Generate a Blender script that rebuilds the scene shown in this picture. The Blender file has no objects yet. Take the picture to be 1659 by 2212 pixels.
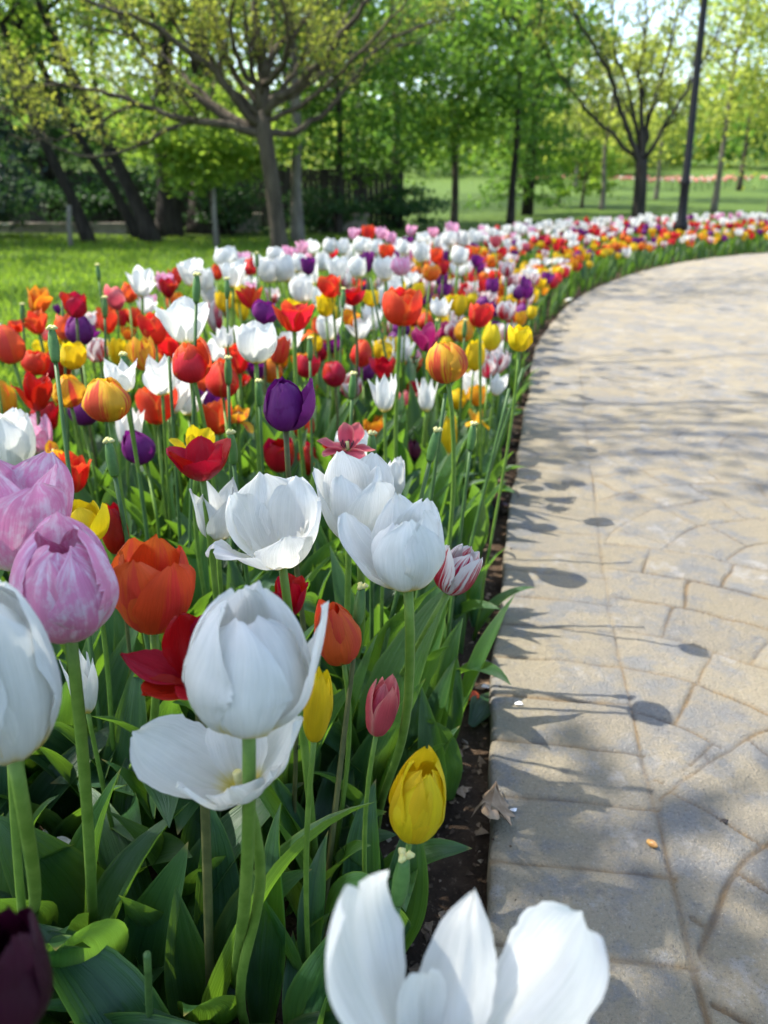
import bpy, math, random
import numpy as np
from mathutils import Matrix, Vector

# ------------------------------------------------------------------ camera, world, sun, exposure
sc = bpy.context.scene
COL = sc.collection
F, CX, CY, CAMH = 1661.7, 829.5, 1106.0, 0.76
PITCH = math.atan(706 / F)
cam_d = bpy.data.cameras.new("camera")
cam = bpy.data.objects.new("camera", cam_d)
COL.objects.link(cam)
cam.location = (0, 0, CAMH)
cam.rotation_euler = (math.pi / 2 - PITCH, 0, 0)
cam_d.sensor_fit = 'VERTICAL'
cam_d.sensor_height = 34.6
cam_d.lens = 26.0
cam_d.clip_start = 0.02
cam_d.clip_end = 2000
cam_d.dof.use_dof = True
cam_d.dof.focus_distance = 0.72
cam_d.dof.aperture_fstop = 26.0 / 4.5
sc.camera = cam
sc.cycles.use_denoising = True
sc.cycles.max_bounces = 7
sc.cycles.diffuse_bounces = 4
sc.cycles.glossy_bounces = 2
sc.cycles.transmission_bounces = 5
sc.cycles.caustics_reflective = False
sc.cycles.caustics_refractive = False

SUN_EL, SUN_AZ = math.radians(57), math.radians(-72)      # azimuth from +Y, clockwise
world = bpy.data.worlds.new("World")
sc.world = world
world.use_nodes = True
wn = world.node_tree
for n in list(wn.nodes):
    wn.nodes.remove(n)
sky = wn.nodes.new('ShaderNodeTexSky')
sky.sky_type = 'NISHITA'
sky.sun_disc = False
sky.sun_elevation = SUN_EL
sky.sun_rotation = SUN_AZ % (2 * math.pi)
sky.air_density = 1.0
sky.dust_density = 1.8
sky.ozone_density = 0.7
bg = wn.nodes.new('ShaderNodeBackground')
bg.inputs['Strength'].default_value = 0.15
wo = wn.nodes.new('ShaderNodeOutputWorld')
wn.links.new(sky.outputs[0], bg.inputs[0])
wn.links.new(bg.outputs[0], wo.inputs[0])
sd = bpy.data.lights.new("sun", 'SUN')
sd.energy = 3.2
sd.angle = math.radians(0.53)
sd.color = (1.0, 0.94, 0.84)
sun = bpy.data.objects.new("sun", sd)
COL.objects.link(sun)
SUNV = Vector((math.sin(SUN_AZ) * math.cos(SUN_EL), math.cos(SUN_AZ) * math.cos(SUN_EL), math.sin(SUN_EL)))
sun.rotation_euler = SUNV.to_track_quat('Z', 'Y').to_euler()
sun.location = SUNV * 50
vs = sc.view_settings
vs.view_transform = 'Standard'
vs.look = 'None'
vs.gamma = 1
vs.exposure = 1.72

# ------------------------------------------------------------------ helpers
random.seed(7)
RNG = np.random.default_rng(11)
FWD = np.array([0, math.cos(PITCH), -math.sin(PITCH)])
UPV = np.array([0, math.sin(PITCH), math.cos(PITCH)])
RTV = np.array([1.0, 0, 0])
CAM = np.array([0, 0, CAMH])
SOIL = -0.045


def ray(x, y):
    return FWD + (x - CX) / F * RTV + (CY - y) / F * UPV


def at_depth(x, y, t):
    return CAM + t * ray(x, y)


def at_plane(x, y, Y):
    r = ray(x, y)
    return CAM + (Y / r[1]) * r


def gnd(x, y, z=0.0):
    r = ray(x, y)
    return CAM + ((z - CAMH) / r[2]) * r


def project(p):
    q = np.asarray(p, float) - CAM
    t = q @ FWD
    return CX + F * (q @ RTV) / t, CY - F * (q @ UPV) / t, t


def spline(knots, xs):
    """Catmull-Rom through rows of knots (first column is the parameter)."""
    k = np.asarray(knots, float)
    t, v = k[:, 0], k[:, 1:]
    m = np.gradient(v, t, axis=0)
    xs = np.clip(np.asarray(xs, float), t[0], t[-1])
    i = np.clip(np.searchsorted(t, xs, side='right') - 1, 0, len(t) - 2)
    h = t[i + 1] - t[i]
    s = ((xs - t[i]) / h)[:, None]
    h = h[:, None]
    return ((2 * s**3 - 3 * s**2 + 1) * v[i] + (s**3 - 2 * s**2 + s) * h * m[i]
            + (-2 * s**3 + 3 * s**2) * v[i + 1] + (s**3 - s**2) * h * m[i + 1])


class MB:
    """Collects pieces of one mesh."""

    def __init__(self):
        self.v, self.f, self.uv, self.mi, self.n = [], [], [], [], 0

    def add(self, v, f, mi=0, uv=None):
        v = np.asarray(v, float)
        self.v.append(v)
        self.uv.append(np.zeros((len(v), 2)) if uv is None else np.asarray(uv, float))
        o = self.n
        self.f.extend([tuple(int(a) + o for a in q) for q in f])
        self.mi.extend([mi] * len(f))
        self.n += len(v)
        return self

    def grid(self, P, uv=None, mi=0, closed=False):
        a, b = P.shape[:2]
        fs = []
        for i in range(a - 1):
            for j in range(b - 1 + (1 if closed else 0)):
                j2 = (j + 1) % b
                fs.append((i * b + j, i * b + j2, (i + 1) * b + j2, (i + 1) * b + j))
        return self.add(P.reshape(-1, 3), fs, mi, None if uv is None else uv.reshape(-1, 2))

    def tube(self, pts, rad, sides=6, mi=0, cap=True):
        pts = np.asarray(pts, float)
        rad = np.broadcast_to(np.asarray(rad, float), (len(pts),))
        T = np.gradient(pts, axis=0)
        T /= np.linalg.norm(T, axis=1)[:, None] + 1e-9
        ref = np.array([0.12, 0.98, 0.1]) if abs(T[0][2]) > .7 else np.array([0., 0, 1])
        rings, uvs = [], []
        an = np.linspace(0, 2 * math.pi, sides, endpoint=False)
        for i, (p, t, r) in enumerate(zip(pts, T, rad)):
            n1 = np.cross(t, ref)
            n1 /= np.linalg.norm(n1) + 1e-9
            ref = np.cross(n1, t)
            n2 = ref / (np.linalg.norm(ref) + 1e-9)
            rings.append(p + r * (np.cos(an)[:, None] * n1 + np.sin(an)[:, None] * n2))
            uvs.append(np.stack([an / 6.283, np.full(sides, i / max(1, len(pts) - 1))], 1))
        o = self.n
        self.grid(np.array(rings), np.array(uvs), mi, closed=True)
        if cap:
            L = len(pts)
            self.f.append(tuple(o + (L - 1) * sides + k for k in range(sides)))
            self.f.append(tuple(o + k for k in reversed(range(sides))))
            self.mi.extend([mi, mi])
        return self

    def lathe(self, prof, sides=20, mi=0, c=(0, 0, 0)):
        an = np.linspace(0, 2 * math.pi, sides, endpoint=False)
        P = np.array([[(r * math.cos(a) + c[0], r * math.sin(a) + c[1], z + c[2]) for a in an] for r, z in prof])
        return self.grid(P, None, mi, closed=True)

    def box(self, lo, hi, mi=0, M=None):
        x0, y0, z0 = lo
        x1, y1, z1 = hi
        v = np.array([(x0, y0, z0), (x1, y0, z0), (x1, y1, z0), (x0, y1, z0), (x0, y0, z1), (x1, y0, z1), (x1, y1, z1), (x0, y1, z1)], float)
        if M is not None:
            v = v @ M[:3, :3].T + M[:3, 3]
        return self.add(v, [(0, 3, 2, 1), (4, 5, 6, 7), (0, 1, 5, 4), (1, 2, 6, 5), (2, 3, 7, 6), (3, 0, 4, 7)], mi)

    def data(self, name, mats, smooth=True):
        me = bpy.data.meshes.new(name)
        V = np.concatenate(self.v)
        me.from_pydata(V.tolist(), [], self.f)
        for m in (mats if isinstance(mats, (list, tuple)) else [mats]):
            me.materials.append(m)
        if max(self.mi) > 0:
            me.polygons.foreach_set('material_index', self.mi)
        UV = np.concatenate(self.uv)
        if UV.any():
            ul = me.uv_layers.new(name='UVMap')
            li = np.zeros(len(me.loops), np.int32)
            me.loops.foreach_get('vertex_index', li)
            ul.data.foreach_set('uv', UV[li].astype(np.float32).ravel())
        if smooth:
            me.polygons.foreach_set('use_smooth', [True] * len(me.polygons))
        me.update()
        return me

    def build(self, name, mats, parent=None, smooth=True):
        return link(name, self.data(name, mats, smooth), parent)


def link(name, data, parent=None, loc=None, rz=None, scale=None):
    o = bpy.data.objects.new(name, data)
    COL.objects.link(o)
    if parent is not None:
        o.parent = parent
    if loc is not None:
        o.location = loc
    if rz is not None:
        o.rotation_euler = (0, 0, rz)
    if scale is not None:
        o.scale = (scale,) * 3 if np.isscalar(scale) else scale
    return o


def tag(o, label=None, cat=None, group=None, kind=None):
    if label: o['label'] = label
    if cat: o['category'] = cat
    if group: o['group'] = group
    if kind: o['kind'] = kind
    return o


def empty(name, loc, label=None, cat=None, group=None):
    o = bpy.data.objects.new(name, None)
    o.empty_display_size = .05
    COL.objects.link(o)
    o.location = loc
    return tag(o, label, cat, group)


def copy_tree(o, parent=None):
    c = o.copy()
    COL.objects.link(c)
    c.parent = parent
    for ch in o.children:
        copy_tree(ch, c)
    return c


# ------------------------------------------------------------------ materials
class NT:
    def __init__(self, name):
        self.m = bpy.data.materials.new(name)
        self.m.use_nodes = True
        self.t = self.m.node_tree
        for n in list(self.t.nodes):
            self.t.nodes.remove(n)
        self.out = self.n('ShaderNodeOutputMaterial')

    def n(self, typ, **kw):
        n = self.t.nodes.new(typ)
        for k, v in kw.items():
            setattr(n, k, v)
        return n

    def lk(self, a, b):
        self.t.links.new(a, b)

    def set(self, sock, v):
        if hasattr(v, 'is_linked') or isinstance(v, bpy.types.NodeSocket):
            self.lk(v, sock)
        elif isinstance(v, (tuple, list)) and len(v) == 3 and sock.type == 'RGBA':
            sock.default_value = (*v, 1)
        else:
            sock.default_value = v

    def mix(self, fac, a, b, blend='MIX'):
        n = self.n('ShaderNodeMix', data_type='RGBA', blend_type=blend)
        self.set(n.inputs[0], fac)
        self.set(n.inputs[6], a)
        self.set(n.inputs[7], b)
        return n.outputs[2]

    def math(self, op, a, b=0.0, c=0.0, clamp=False):
        n = self.n('ShaderNodeMath', operation=op, use_clamp=clamp)
        self.set(n.inputs[0], a)
        self.set(n.inputs[1], b)
        self.set(n.inputs[2], c)
        return n.outputs[0]

    def ramp(self, x, a, b):
        n = self.n('ShaderNodeMapRange', interpolation_type='SMOOTHSTEP')
        self.set(n.inputs[0], x)
        n.inputs[1].default_value = a
        n.inputs[2].default_value = b
        return n.outputs[0]

    def noise(self, vec, scale, detail=3, rough=.5, dim='3D', w=None):
        n = self.n('ShaderNodeTexNoise', noise_dimensions=dim)
        n.inputs['Scale'].default_value = scale
        n.inputs['Detail'].default_value = detail
        n.inputs['Roughness'].default_value = rough
        if vec is not None:
            self.lk(vec, n.inputs['Vector'])
        if w is not None:
            self.lk(w, n.inputs['W'])
        return n.outputs[0]

    def comb(self, x, y, z=0.0):
        n = self.n('ShaderNodeCombineXYZ')
        self.set(n.inputs[0], x)
        self.set(n.inputs[1], y)
        self.set(n.inputs[2], z)
        return n.outputs[0]

    def bump(self, h, s, d):
        n = self.n('ShaderNodeBump')
        n.inputs['Strength'].default_value = s
        n.inputs['Distance'].default_value = d
        self.lk(h, n.inputs['Height'])
        return n.outputs[0]

    def principled(self, col, rough=.6, normal=None, spec=.4):
        b = self.n('ShaderNodeBsdfPrincipled')
        self.set(b.inputs['Base Color'], col)
        self.set(b.inputs['Roughness'], rough)
        b.inputs['Specular IOR Level'].default_value = spec
        if normal is not None:
            self.lk(normal, b.inputs['Normal'])
        return b

    def finish(self, sh):
        self.lk(sh, self.out.inputs['Surface'])
        return self.m

    def sheet(self, col, tcol, transl, rough=.5, normal=None, spec=.4):
        """thin living tissue: part of the light comes through"""
        b = self.principled(col, rough, normal, spec)
        t = self.n('ShaderNodeBsdfTranslucent')
        self.set(t.inputs['Color'], tcol)
        if normal is not None:
            self.lk(normal, t.inputs['Normal'])
        m = self.n('ShaderNodeMixShader')
        m.inputs[0].default_value = transl
        self.lk(b.outputs[0], m.inputs[1])
        self.lk(t.outputs[0], m.inputs[2])
        return self.finish(m.outputs[0])


def petal_mat(name, main, base=None, base_h=.2, edge=None, edge_a=.5, flame=None, flame_w=.6, mottle=None, transl=.44, rough=.52):
    k = NT(name)
    uv = k.n('ShaderNodeUVMap')
    s = k.n('ShaderNodeSeparateXYZ')
    k.lk(uv.outputs[0], s.inputs[0])
    u, v = s.outputs[0], s.outputs[1]
    oi = k.n('ShaderNodeObjectInfo')
    rnd = oi.outputs['Random']
    du = k.math('ABSOLUTE', k.math('SUBTRACT', k.math('MULTIPLY', u, 2.0), 1.0))
    streakv = k.comb(k.math('MULTIPLY', u, 14.0), k.math('MULTIPLY', v, 1.3), k.math('MULTIPLY', rnd, 40.0))
    ns = k.noise(streakv, 1.0, 4, .6)
    softv = k.comb(k.math('MULTIPLY', u, 3.0), k.math('MULTIPLY', v, 2.2), k.math('MULTIPLY', rnd, 90.0))
    soft = k.noise(softv, 1.0, 3, .55)
    col = k.mix(k.ramp(soft, .3, .75), tuple(c * .88 for c in main), main)
    if edge:
        e = k.ramp(k.math('ADD', k.math('MAXIMUM', du, k.math('MULTIPLY', v, .93)), k.math('MULTIPLY', ns, .25)), edge_a + .12, 1.12)
        col = k.mix(e, col, edge)
    if flame:
        a = k.math('SUBTRACT', k.math('MULTIPLY', ns, 1.5), k.math('MULTIPLY', du, flame_w))
        a = k.math('SUBTRACT', a, k.math('MULTIPLY', k.math('POWER', v, 3.0), .35))
        col = k.mix(k.ramp(a, .3, .62), col, flame)
    if mottle:
        mv = k.comb(k.math('MULTIPLY', u, 5.0), k.math('MULTIPLY', v, 4.0), k.math('MULTIPLY', rnd, 33.0))
        mo = k.noise(mv, 1.6, 6, .68)
        a = k.math('ADD', k.math('MULTIPLY', mo, 1.0), k.math('MULTIPLY', ns, .55))
        col = k.mix(k.ramp(a, .68, .98), col, mottle)
    if base:
        bh = k.math('ADD', v, k.math('MULTIPLY', k.math('SUBTRACT', ns, .5), .16))
        col = k.mix(k.ramp(bh, base_h, base_h * .25), col, base)
    vein = k.noise(k.comb(k.math('MULTIPLY', u, 70.0), k.math('MULTIPLY', v, 2.2), k.math('MULTIPLY', rnd, 12.0)), 1.0, 3, .6)
    fine = k.math('ADD', k.math('MULTIPLY', k.ramp(ns, .2, .8), .5), k.math('MULTIPLY', k.ramp(vein, .25, .75), .5))
    col = k.mix(.8, col, k.mix(fine, (.76, .78, .75), (1, 1, 1)), 'MULTIPLY')
    hs = k.n('ShaderNodeHueSaturation')
    k.lk(col, hs.inputs['Color'])
    k.lk(k.math('ADD', .93, k.math('MULTIPLY', rnd, .1)), hs.inputs['Value'])
    k.lk(k.math('ADD', .49, k.math('MULTIPLY', rnd, .02)), hs.inputs['Hue'])
    col = hs.outputs[0]
    nb = k.bump(k.math('ADD', ns, k.math('MULTIPLY', vein, .5)), .38, .004)
    return k.sheet(col, col, transl, rough, nb, .35)


PM = {
    'white': petal_mat('petal_white', (.90, .90, .87), base=(.80, .66, .12), base_h=.27, transl=.48),
    'red': petal_mat('petal_red', (.76, .028, .018), base=(.6, .3, .02), base_h=.12, edge=(.75, .12, .03), edge_a=.72),
    'scarlet': petal_mat('petal_scarlet', (.86, .12, .03), base=(.6, .42, .04), base_h=.2, flame=(.74, .06, .04), flame_w=.9),
    'crimson': petal_mat('petal_crimson', (.50, .006, .016), transl=.4, rough=.36),
    'yellow': petal_mat('petal_yellow', (.86, .64, .012), base=(.6, .55, .05), base_h=.1),
    'gold': petal_mat('petal_gold', (.84, .38, .015), base=(.8, .55, .05), base_h=.2, edge=(.85, .5, .02), edge_a=.7),
    'flame': petal_mat('petal_flame', (.84, .46, .025), base=(.75, .5, .04), base_h=.12, flame=(.66, .07, .03), flame_w=.75),
    'orange': petal_mat('petal_orange', (.78, .17, .018), base=(.8, .45, .03), base_h=.2, edge=(.85, .4, .02), edge_a=.62),
    'purple': petal_mat('petal_purple', (.19, .012, .19), base=(.25, .12, .35), base_h=.1, transl=.38),
    'maroon': petal_mat('petal_maroon', (.045, .004, .02), transl=.25, rough=.35),
    'magenta': petal_mat('petal_magenta', (.36, .014, .12), base=(.5, .3, .3), base_h=.1, edge=(.5, .08, .22), edge_a=.7),
    'striped': petal_mat('petal_striped', (.86, .82, .8), flame=(.48, .012, .035), flame_w=.5),
    'pink': petal_mat('petal_pink', (.86, .34, .56), base=(.84, .78, .66), base_h=.3, mottle=(.86, .7, .8)),
    'rose': petal_mat('petal_rose', (.7, .1, .15), base=(.6, .35, .15), base_h=.15, edge=(.75, .26, .25), edge_a=.62),
}
PM['coral'] = PM['rose']


def leaf_mat():
    k = NT('tulip_leaf')
    uv = k.n('ShaderNodeUVMap')
    s = k.n('ShaderNodeSeparateXYZ')
    k.lk(uv.outputs[0], s.inputs[0])
    u, v = s.outputs[0], s.outputs[1]
    rnd = k.n('ShaderNodeObjectInfo').outputs['Random']
    du = k.math('ABSOLUTE', k.math('SUBTRACT', k.math('MULTIPLY', u, 2.0), 1.0))
    sv = k.comb(k.math('MULTIPLY', u, 22.0), k.math('MULTIPLY', v, .8), k.math('MULTIPLY', rnd, 50.0))
    ns = k.noise(sv, 1.0, 3, .6)
    bl = k.noise(k.comb(k.math('MULTIPLY', u, 2.0), k.math('MULTIPLY', v, 4.0), k.math('MULTIPLY', rnd, 31.0)), 1.0, 4)
    col = k.mix(k.ramp(ns, .3, .7), (.016, .056, .024), (.040, .108, .036))
    col = k.mix(k.ramp(bl, .42, .8), col, (.055, .115, .066))
    col = k.mix(k.ramp(du, .88, 1.0), col, (.09, .16, .045))
    col = k.mix(k.math('MULTIPLY', k.ramp(v, .95, 1.0), k.ramp(rnd, .5, .6)), col, (.22, .17, .06))
    hs = k.n('ShaderNodeHueSaturation')
    k.lk(col, hs.inputs['Color'])
    k.lk(k.math('ADD', .8, k.math('MULTIPLY', rnd, .42)), hs.inputs['Value'])
    k.lk(k.math('ADD', .478, k.math('MULTIPLY', rnd, .035)), hs.inputs['Hue'])
    nb = k.bump(ns, .5, .004)
    tc = k.mix(.7, hs.outputs[0], (.22, .44, .02))
    return k.sheet(hs.outputs[0], tc, .42, .38, nb, .45)


def simple_mat(name, a, b, scale=8, rough=.8, bump=.3, dist=.01, spec=.3, detail=5, coord='Object', stretch=None):
    k = NT(name)
    tc = k.n('ShaderNodeTexCoord')
    vec = tc.outputs[coord]
    if stretch:
        mp = k.n('ShaderNodeMapping')
        mp.inputs['Scale'].default_value = stretch
        k.lk(vec, mp.inputs[0])
        vec = mp.outputs[0]
    ns = k.noise(vec, scale, detail, .6)
    col = k.mix(k.ramp(ns, .32, .68), a, b)
    return k.finish(k.principled(col, rough, k.bump(ns, bump, dist), spec).outputs[0])


def foliage_mat(name, a, b, tr, transl=.45, rough=.55):
    k = NT(name)
    g = k.n('ShaderNodeNewGeometry')
    r = g.outputs['Random Per Island']
    col = k.mix(r, a, b)
    tcol = k.mix(r, tuple(c * .8 for c in tr), tr)
    return k.sheet(col, tcol, transl, rough, None, .3)


LEAFM = leaf_mat()
STEMM = simple_mat('tulip_stem', (.085, .165, .02), (.13, .22, .035), 60, .5, .15, .002)
STEMB = simple_mat('tulip_stem_purplish', (.06, .07, .022), (.10, .105, .035), 60, .55, .15, .002)
PODM = simple_mat('seed_pod_green', (.05, .125, .028), (.085, .18, .045), 70, .45, .2, .002)
STIGM = simple_mat('stigma', (.5, .48, .16), (.62, .58, .28), 200, .8, .5, .002)
ANTHM = simple_mat('anther', (.02, .012, .02), (.05, .03, .04), 200, .8, .4, .001)
BARK = simple_mat('bark_brown', (.04, .031, .022), (.10, .08, .056), 9, .9, .9, .03, stretch=(1, 1, .25))
BARKG = simple_mat('bark_grey', (.11, .095, .08), (.19, .17, .14), 12, .9, .8, .02, stretch=(1, 1, .3))
BARKD = simple_mat('bark_dark', (.018, .015, .013), (.05, .042, .034), 9, .95, .9, .03, stretch=(1, 1, .25))

# ------------------------------------------------------------------ bed and path outlines
EDGE = np.array([(.06, -1.2), (.07, -.4), (.085, .1), (.103, .5), (.127, .68), (.168, .97), (.22, 1.30), (.276, 1.59), (.335, 1.87), (.393, 2.16), (.496, 2.66), (.60, 3.14),
                 (.803, 4.06), (1.06, 4.85), (1.44, 5.85), (1.95, 6.85), (2.62, 7.9), (3.3, 8.75), (4.1, 9.5), (4.9, 10.05), (6.3, 10.7), (8.0, 11.2), (11.0, 11.7)])
el = np.concatenate([[0], np.cumsum(np.linalg.norm(np.diff(EDGE, axis=0), axis=1))])
EK = np.column_stack([el, EDGE])
SMAX = el[-1]


def edge(s):
    s = np.atleast_1d(s)
    return spline(EK, s)


def edge_n(s):
    s = np.atleast_1d(s)
    d = spline(EK, np.clip(s + .08, 0, SMAX)) - spline(EK, np.clip(s - .08, 0, SMAX))
    d /= np.linalg.norm(d, axis=1)[:, None]
    return np.column_stack([d[:, 1], -d[:, 0]])          # towards the path


ss = np.linspace(0, SMAX, 1500)
EP = edge(ss)
BACKW = np.array([(0, 1.3), (2.4, 1.4), (3.2, 1.32), (4.2, 1.28), (6, 1.3), (8, 1.45), (10, 1.7), (SMAX, 1.9)])


def bed_coord(x, y):
    d = (EP[:, 0] - x) ** 2 + (EP[:, 1] - y) ** 2
    i = int(np.argmin(d))
    n = edge_n(ss[i])[0]
    off = -((x - EP[i, 0]) * n[0] + (y - EP[i, 1]) * n[1])
    return ss[i], off


def bedw(s):
    return np.interp(s, BACKW[:, 0], BACKW[:, 1])


# ------------------------------------------------------------------ ground, soil, path
def terrain(x, y):
    r = np.maximum(0, y - 13.0)
    z = SOIL - .01 + r * .035 + np.maximum(0, y - 42) * .03
    return z + .03 * np.sin(x * .7) * np.sin(y * .5 + 1) * np.clip((y - 4) / 6, 0, 1)


def ground_sheet():
    def axis(lo, hi, near):
        a = [0.0]
        st = near
        while a[-1] < hi:
            a.append(a[-1] + st)
            st = near * (1 + a[-1] * .12)
        b = [0.0]
        while b[-1] > lo:
            b.append(b[-1] - near * (1 + abs(b[-1]) * .12))
        return np.array(sorted(set(b[1:] + a)))
    X, Y = axis(-600, 600, .25), axis(-200, 900, .25)
    gx, gy = np.meshgrid(X, Y, indexing='ij')
    P = np.stack([gx, gy, terrain(gx, gy)], -1)
    k = NT('lawn')
    tc = k.n('ShaderNodeTexCoord')
    v = tc.outputs['Object']
    a = k.noise(v, 1.1, 5, .6)
    b = k.noise(v, 60, 4, .7)
    col = k.mix(k.ramp(a, .3, .7), (.11, .20, .022), (.15, .24, .03))
    col = k.mix(k.ramp(b, .35, .75), tuple(c * .6 for c in (.1, .17, .025)), col)
    m = k.finish(k.principled(col, .8, k.bump(b, .8, .05), .2).outputs[0])
    return tag(MB().grid(P).build('lawn', m), kind='structure')


ground_sheet()


def vnoise(x, y, sc_, seed):
    """cheap value noise"""
    x, y = x * sc_, y * sc_
    xi, yi = np.floor(x).astype(int), np.floor(y).astype(int)
    fx, fy = x - xi, y - yi
    fx, fy = fx * fx * (3 - 2 * fx), fy * fy * (3 - 2 * fy)

    def h(a, b):
        n = (a * 374761393 + b * 668265263 + seed * 974634777) & 0x7fffffff
        n = ((n ^ (n >> 13)) * 1274126177) & 0x7fffffff
        return (n & 0xffff) / 65535.0
    return (h(xi, yi) * (1 - fx) + h(xi + 1, yi) * fx) * (1 - fy) + (h(xi, yi + 1) * (1 - fx) + h(xi + 1, yi + 1) * fx) * fy


def fbm(x, y, s, seed, o=4):
    r, a = 0, .5
    for i in range(o):
        r = r + a * vnoise(x, y, s * 2**i, seed + i)
        a *= .5
    return r


def soil_bed():
    S = [0.0]
    while S[-1] < SMAX:
        S.append(S[-1] + .012 * max(1, (S[-1] - 2.2) * .9))
    S = np.clip(np.array(S), 0, SMAX)
    E, N = edge(S), edge_n(S)
    T = np.concatenate([[-.03], np.linspace(-.005, .35, 34), np.linspace(.37, 1.0, 36)[0:]])
    P = np.zeros((len(S), len(T), 3))
    for j, t in enumerate(T):
        tt = t if t < .36 else .36 + (t - .36) / .64 * (bedw(S) + .12 - .36)
        P[:, j, :2] = E - N * np.reshape(tt, (-1, 1))
    x, y = P[..., 0], P[..., 1]
    P[..., 2] = SOIL + (fbm(x, y, 14, 3, 4) - .47) * .035 + (fbm(x, y, 90, 9, 2) - .37) * .012
    P[:, -1, 2] = SOIL - .03
    k = NT('soil')
    v = k.n('ShaderNodeTexCoord').outputs['Object']
    a = k.noise(v, 9, 6, .65)
    b = k.noise(v, 120, 5, .7)
    col = k.mix(k.ramp(a, .35, .7), (.03, .02, .013), (.095, .063, .04))
    col = k.mix(k.ramp(b, .55, .75), col, (.19, .14, .095))
    m = k.finish(k.principled(col, .95, k.bump(b, .9, .012), .15).outputs[0])
    return tag(MB().grid(P).build('soil', m), kind='structure')


soil_bed()


def path():
    S = [.9]
    while S[-1] < SMAX:
        S.append(S[-1] + .0045 * max(1.0, (S[-1] - 1.9) * .95))
    S = np.clip(np.array(S), 0, SMAX)
    T = [0.0]
    while T[-1] < 5.0:
        T.append(T[-1] + .0045 * max(1.0, T[-1] * 1.6))
    T = np.array(T)
    lip = np.array([-.0 for _ in range(4)])
    E, N = edge(S), edge_n(S)
    TT = np.concatenate([[0.0, 0.0, .0012, .004], T[T > .006]])
    zz = np.concatenate([[-.09, -.012, -.005, -.0012], np.zeros(len(T[T > .006]))])
    P = np.zeros((len(S), len(TT), 3))
    wob = (fbm(S * 1.0, S * 0 + 3.3, 6, 41, 3) - .44) * .02
    for j, t in enumerate(TT):
        P[:, j, :2] = E + N * (t + (wob if t < .03 else wob * max(0, 1 - t / .15)))[:, None]
    s2, t2 = np.meshgrid(S, TT, indexing='ij')
    x, y = P[..., 0], P[..., 1]
    wx = (fbm(x, y, 7, 5, 3) - .44) * .030
    wy = (fbm(x, y, 7, 77, 3) - .44) * .030
    # soldier course along the bed
    bl = .112
    q = np.abs(((s2 + wx * .5) / bl) % 1 - .5)
    jb = (.5 - q) * bl                                     # distance to joint
    d_b = np.minimum(jb, np.abs(t2 + wy * .3 - .215))
    # fish-scale fans for the rest
    R, DX, DY = 1.26, 1.3, .62
    X, Y = x + wx - .30, y + wy - .05
    best_r = np.full(x.shape, 9.0)
    best_a = np.zeros(x.shape)
    best_k = np.full(x.shape, 1e9)
    bid = np.zeros(x.shape)
    for row in range(-4, 22):
        cy = row * DY - .55
        kx = np.round((X - (row % 2) * DX / 2) / DX)
        cx = kx * DX + (row % 2) * DX / 2
        r = np.hypot(X - cx, Y - cy)
        ok = (r < R * .72) & (Y > cy - .05) & (best_k > 1e8)
        best_r = np.where(ok, r, best_r)
        best_a = np.where(ok, np.arctan2(X - cx, Y - cy), best_a)
        best_k = np.where(ok, row, best_k)
        bid = np.where(ok, row * 17 + kx, bid)
    rw = .128
    ring = np.floor(best_r / rw)
    fr = (best_r / rw) % 1
    d_r = np.minimum(fr, 1 - fr) * rw
    nj = np.maximum(2, np.round(6.283 * (ring + .5) * rw / .17))
    aa = (best_a / 6.283 + .5 + ring * .37) * nj
    fa = aa % 1
    d_a = np.minimum(fa, 1 - fa) / nj * 6.283 * np.maximum(best_r, .03)
    d_f = np.minimum(d_r, d_a)
    inb = t2 < .222
    d = np.where(inb, d_b, np.minimum(d_f, np.abs(t2 - .215)))
    wdt = .0066 * (.55 + .9 * fbm(x, y, 9, 23, 3))
    wdt = np.maximum(wdt * (1 - .35 * np.clip((s2 - 2.2) / 1.5, 0, 1)), .0024 * np.maximum(1, (s2 - 1.9) * .5))
    g = np.clip(1 - d / wdt, 0, 1)
    g = g * g * (3 - 2 * g)
    fade = (.5 + .5 * np.clip((fbm(x, y, 5, 91, 3) - .32) / .25, 0, 1)) * (1 - .5 * np.clip((s2 - 2.4) / 2, 0, 1))
    g = g * fade
    cid = np.where(inb, np.floor((s2 + wx * .5) / bl), bid * 31 + ring * 7 + np.floor(aa))
    tone = (np.sin(cid * 12.9898) * 43758.5453) % 1
    P[..., 2] = zz[None, :] + (fbm(x, y, 16, 8, 4) - .44) * .010 - g * .008 + (tone - .5) * .0016 * (t2 > .004)
    o = None
    k = NT('stamped_concrete')
    v = k.n('ShaderNodeTexCoord').outputs['Object']
    at = k.n('ShaderNodeAttribute', attribute_name='groove')
    at2 = k.n('ShaderNodeAttribute', attribute_name='tone')
    a = k.noise(v, 3.2, 6, .62)
    b = k.noise(v, 260, 4, .75)
    c = k.noise(v, 14, 6, .66)
    e = k.noise(v, 900, 2, .6)
    col = k.mix(k.ramp(a, .38, .66), (.345, .298, .205), (.295, .267, .212))
    col = k.mix(k.ramp(k.math('ADD', c, k.math('MULTIPLY', a, .5)), .70, .90), col, (.235, .235, .225))
    col = k.mix(k.math('MULTIPLY', k.ramp(k.noise(v, 8.5, 8, .72), .55, .66), .75), col, (.40, .385, .355))
    col = k.mix(k.math('MULTIPLY', k.ramp(k.noise(v, 22, 6, .7), .58, .70), .6), col, (.17, .155, .14))
    col = k.mix(.55, col, k.mix(at2.outputs['Fac'], (.82, .8, .78), (1.08, 1.06, 1.03)), 'MULTIPLY')
    col = k.mix(k.ramp(b, .52, .74), col, (.17, .145, .11))
    col = k.mix(k.ramp(b, .45, .22), col, (.5, .45, .37))
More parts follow.
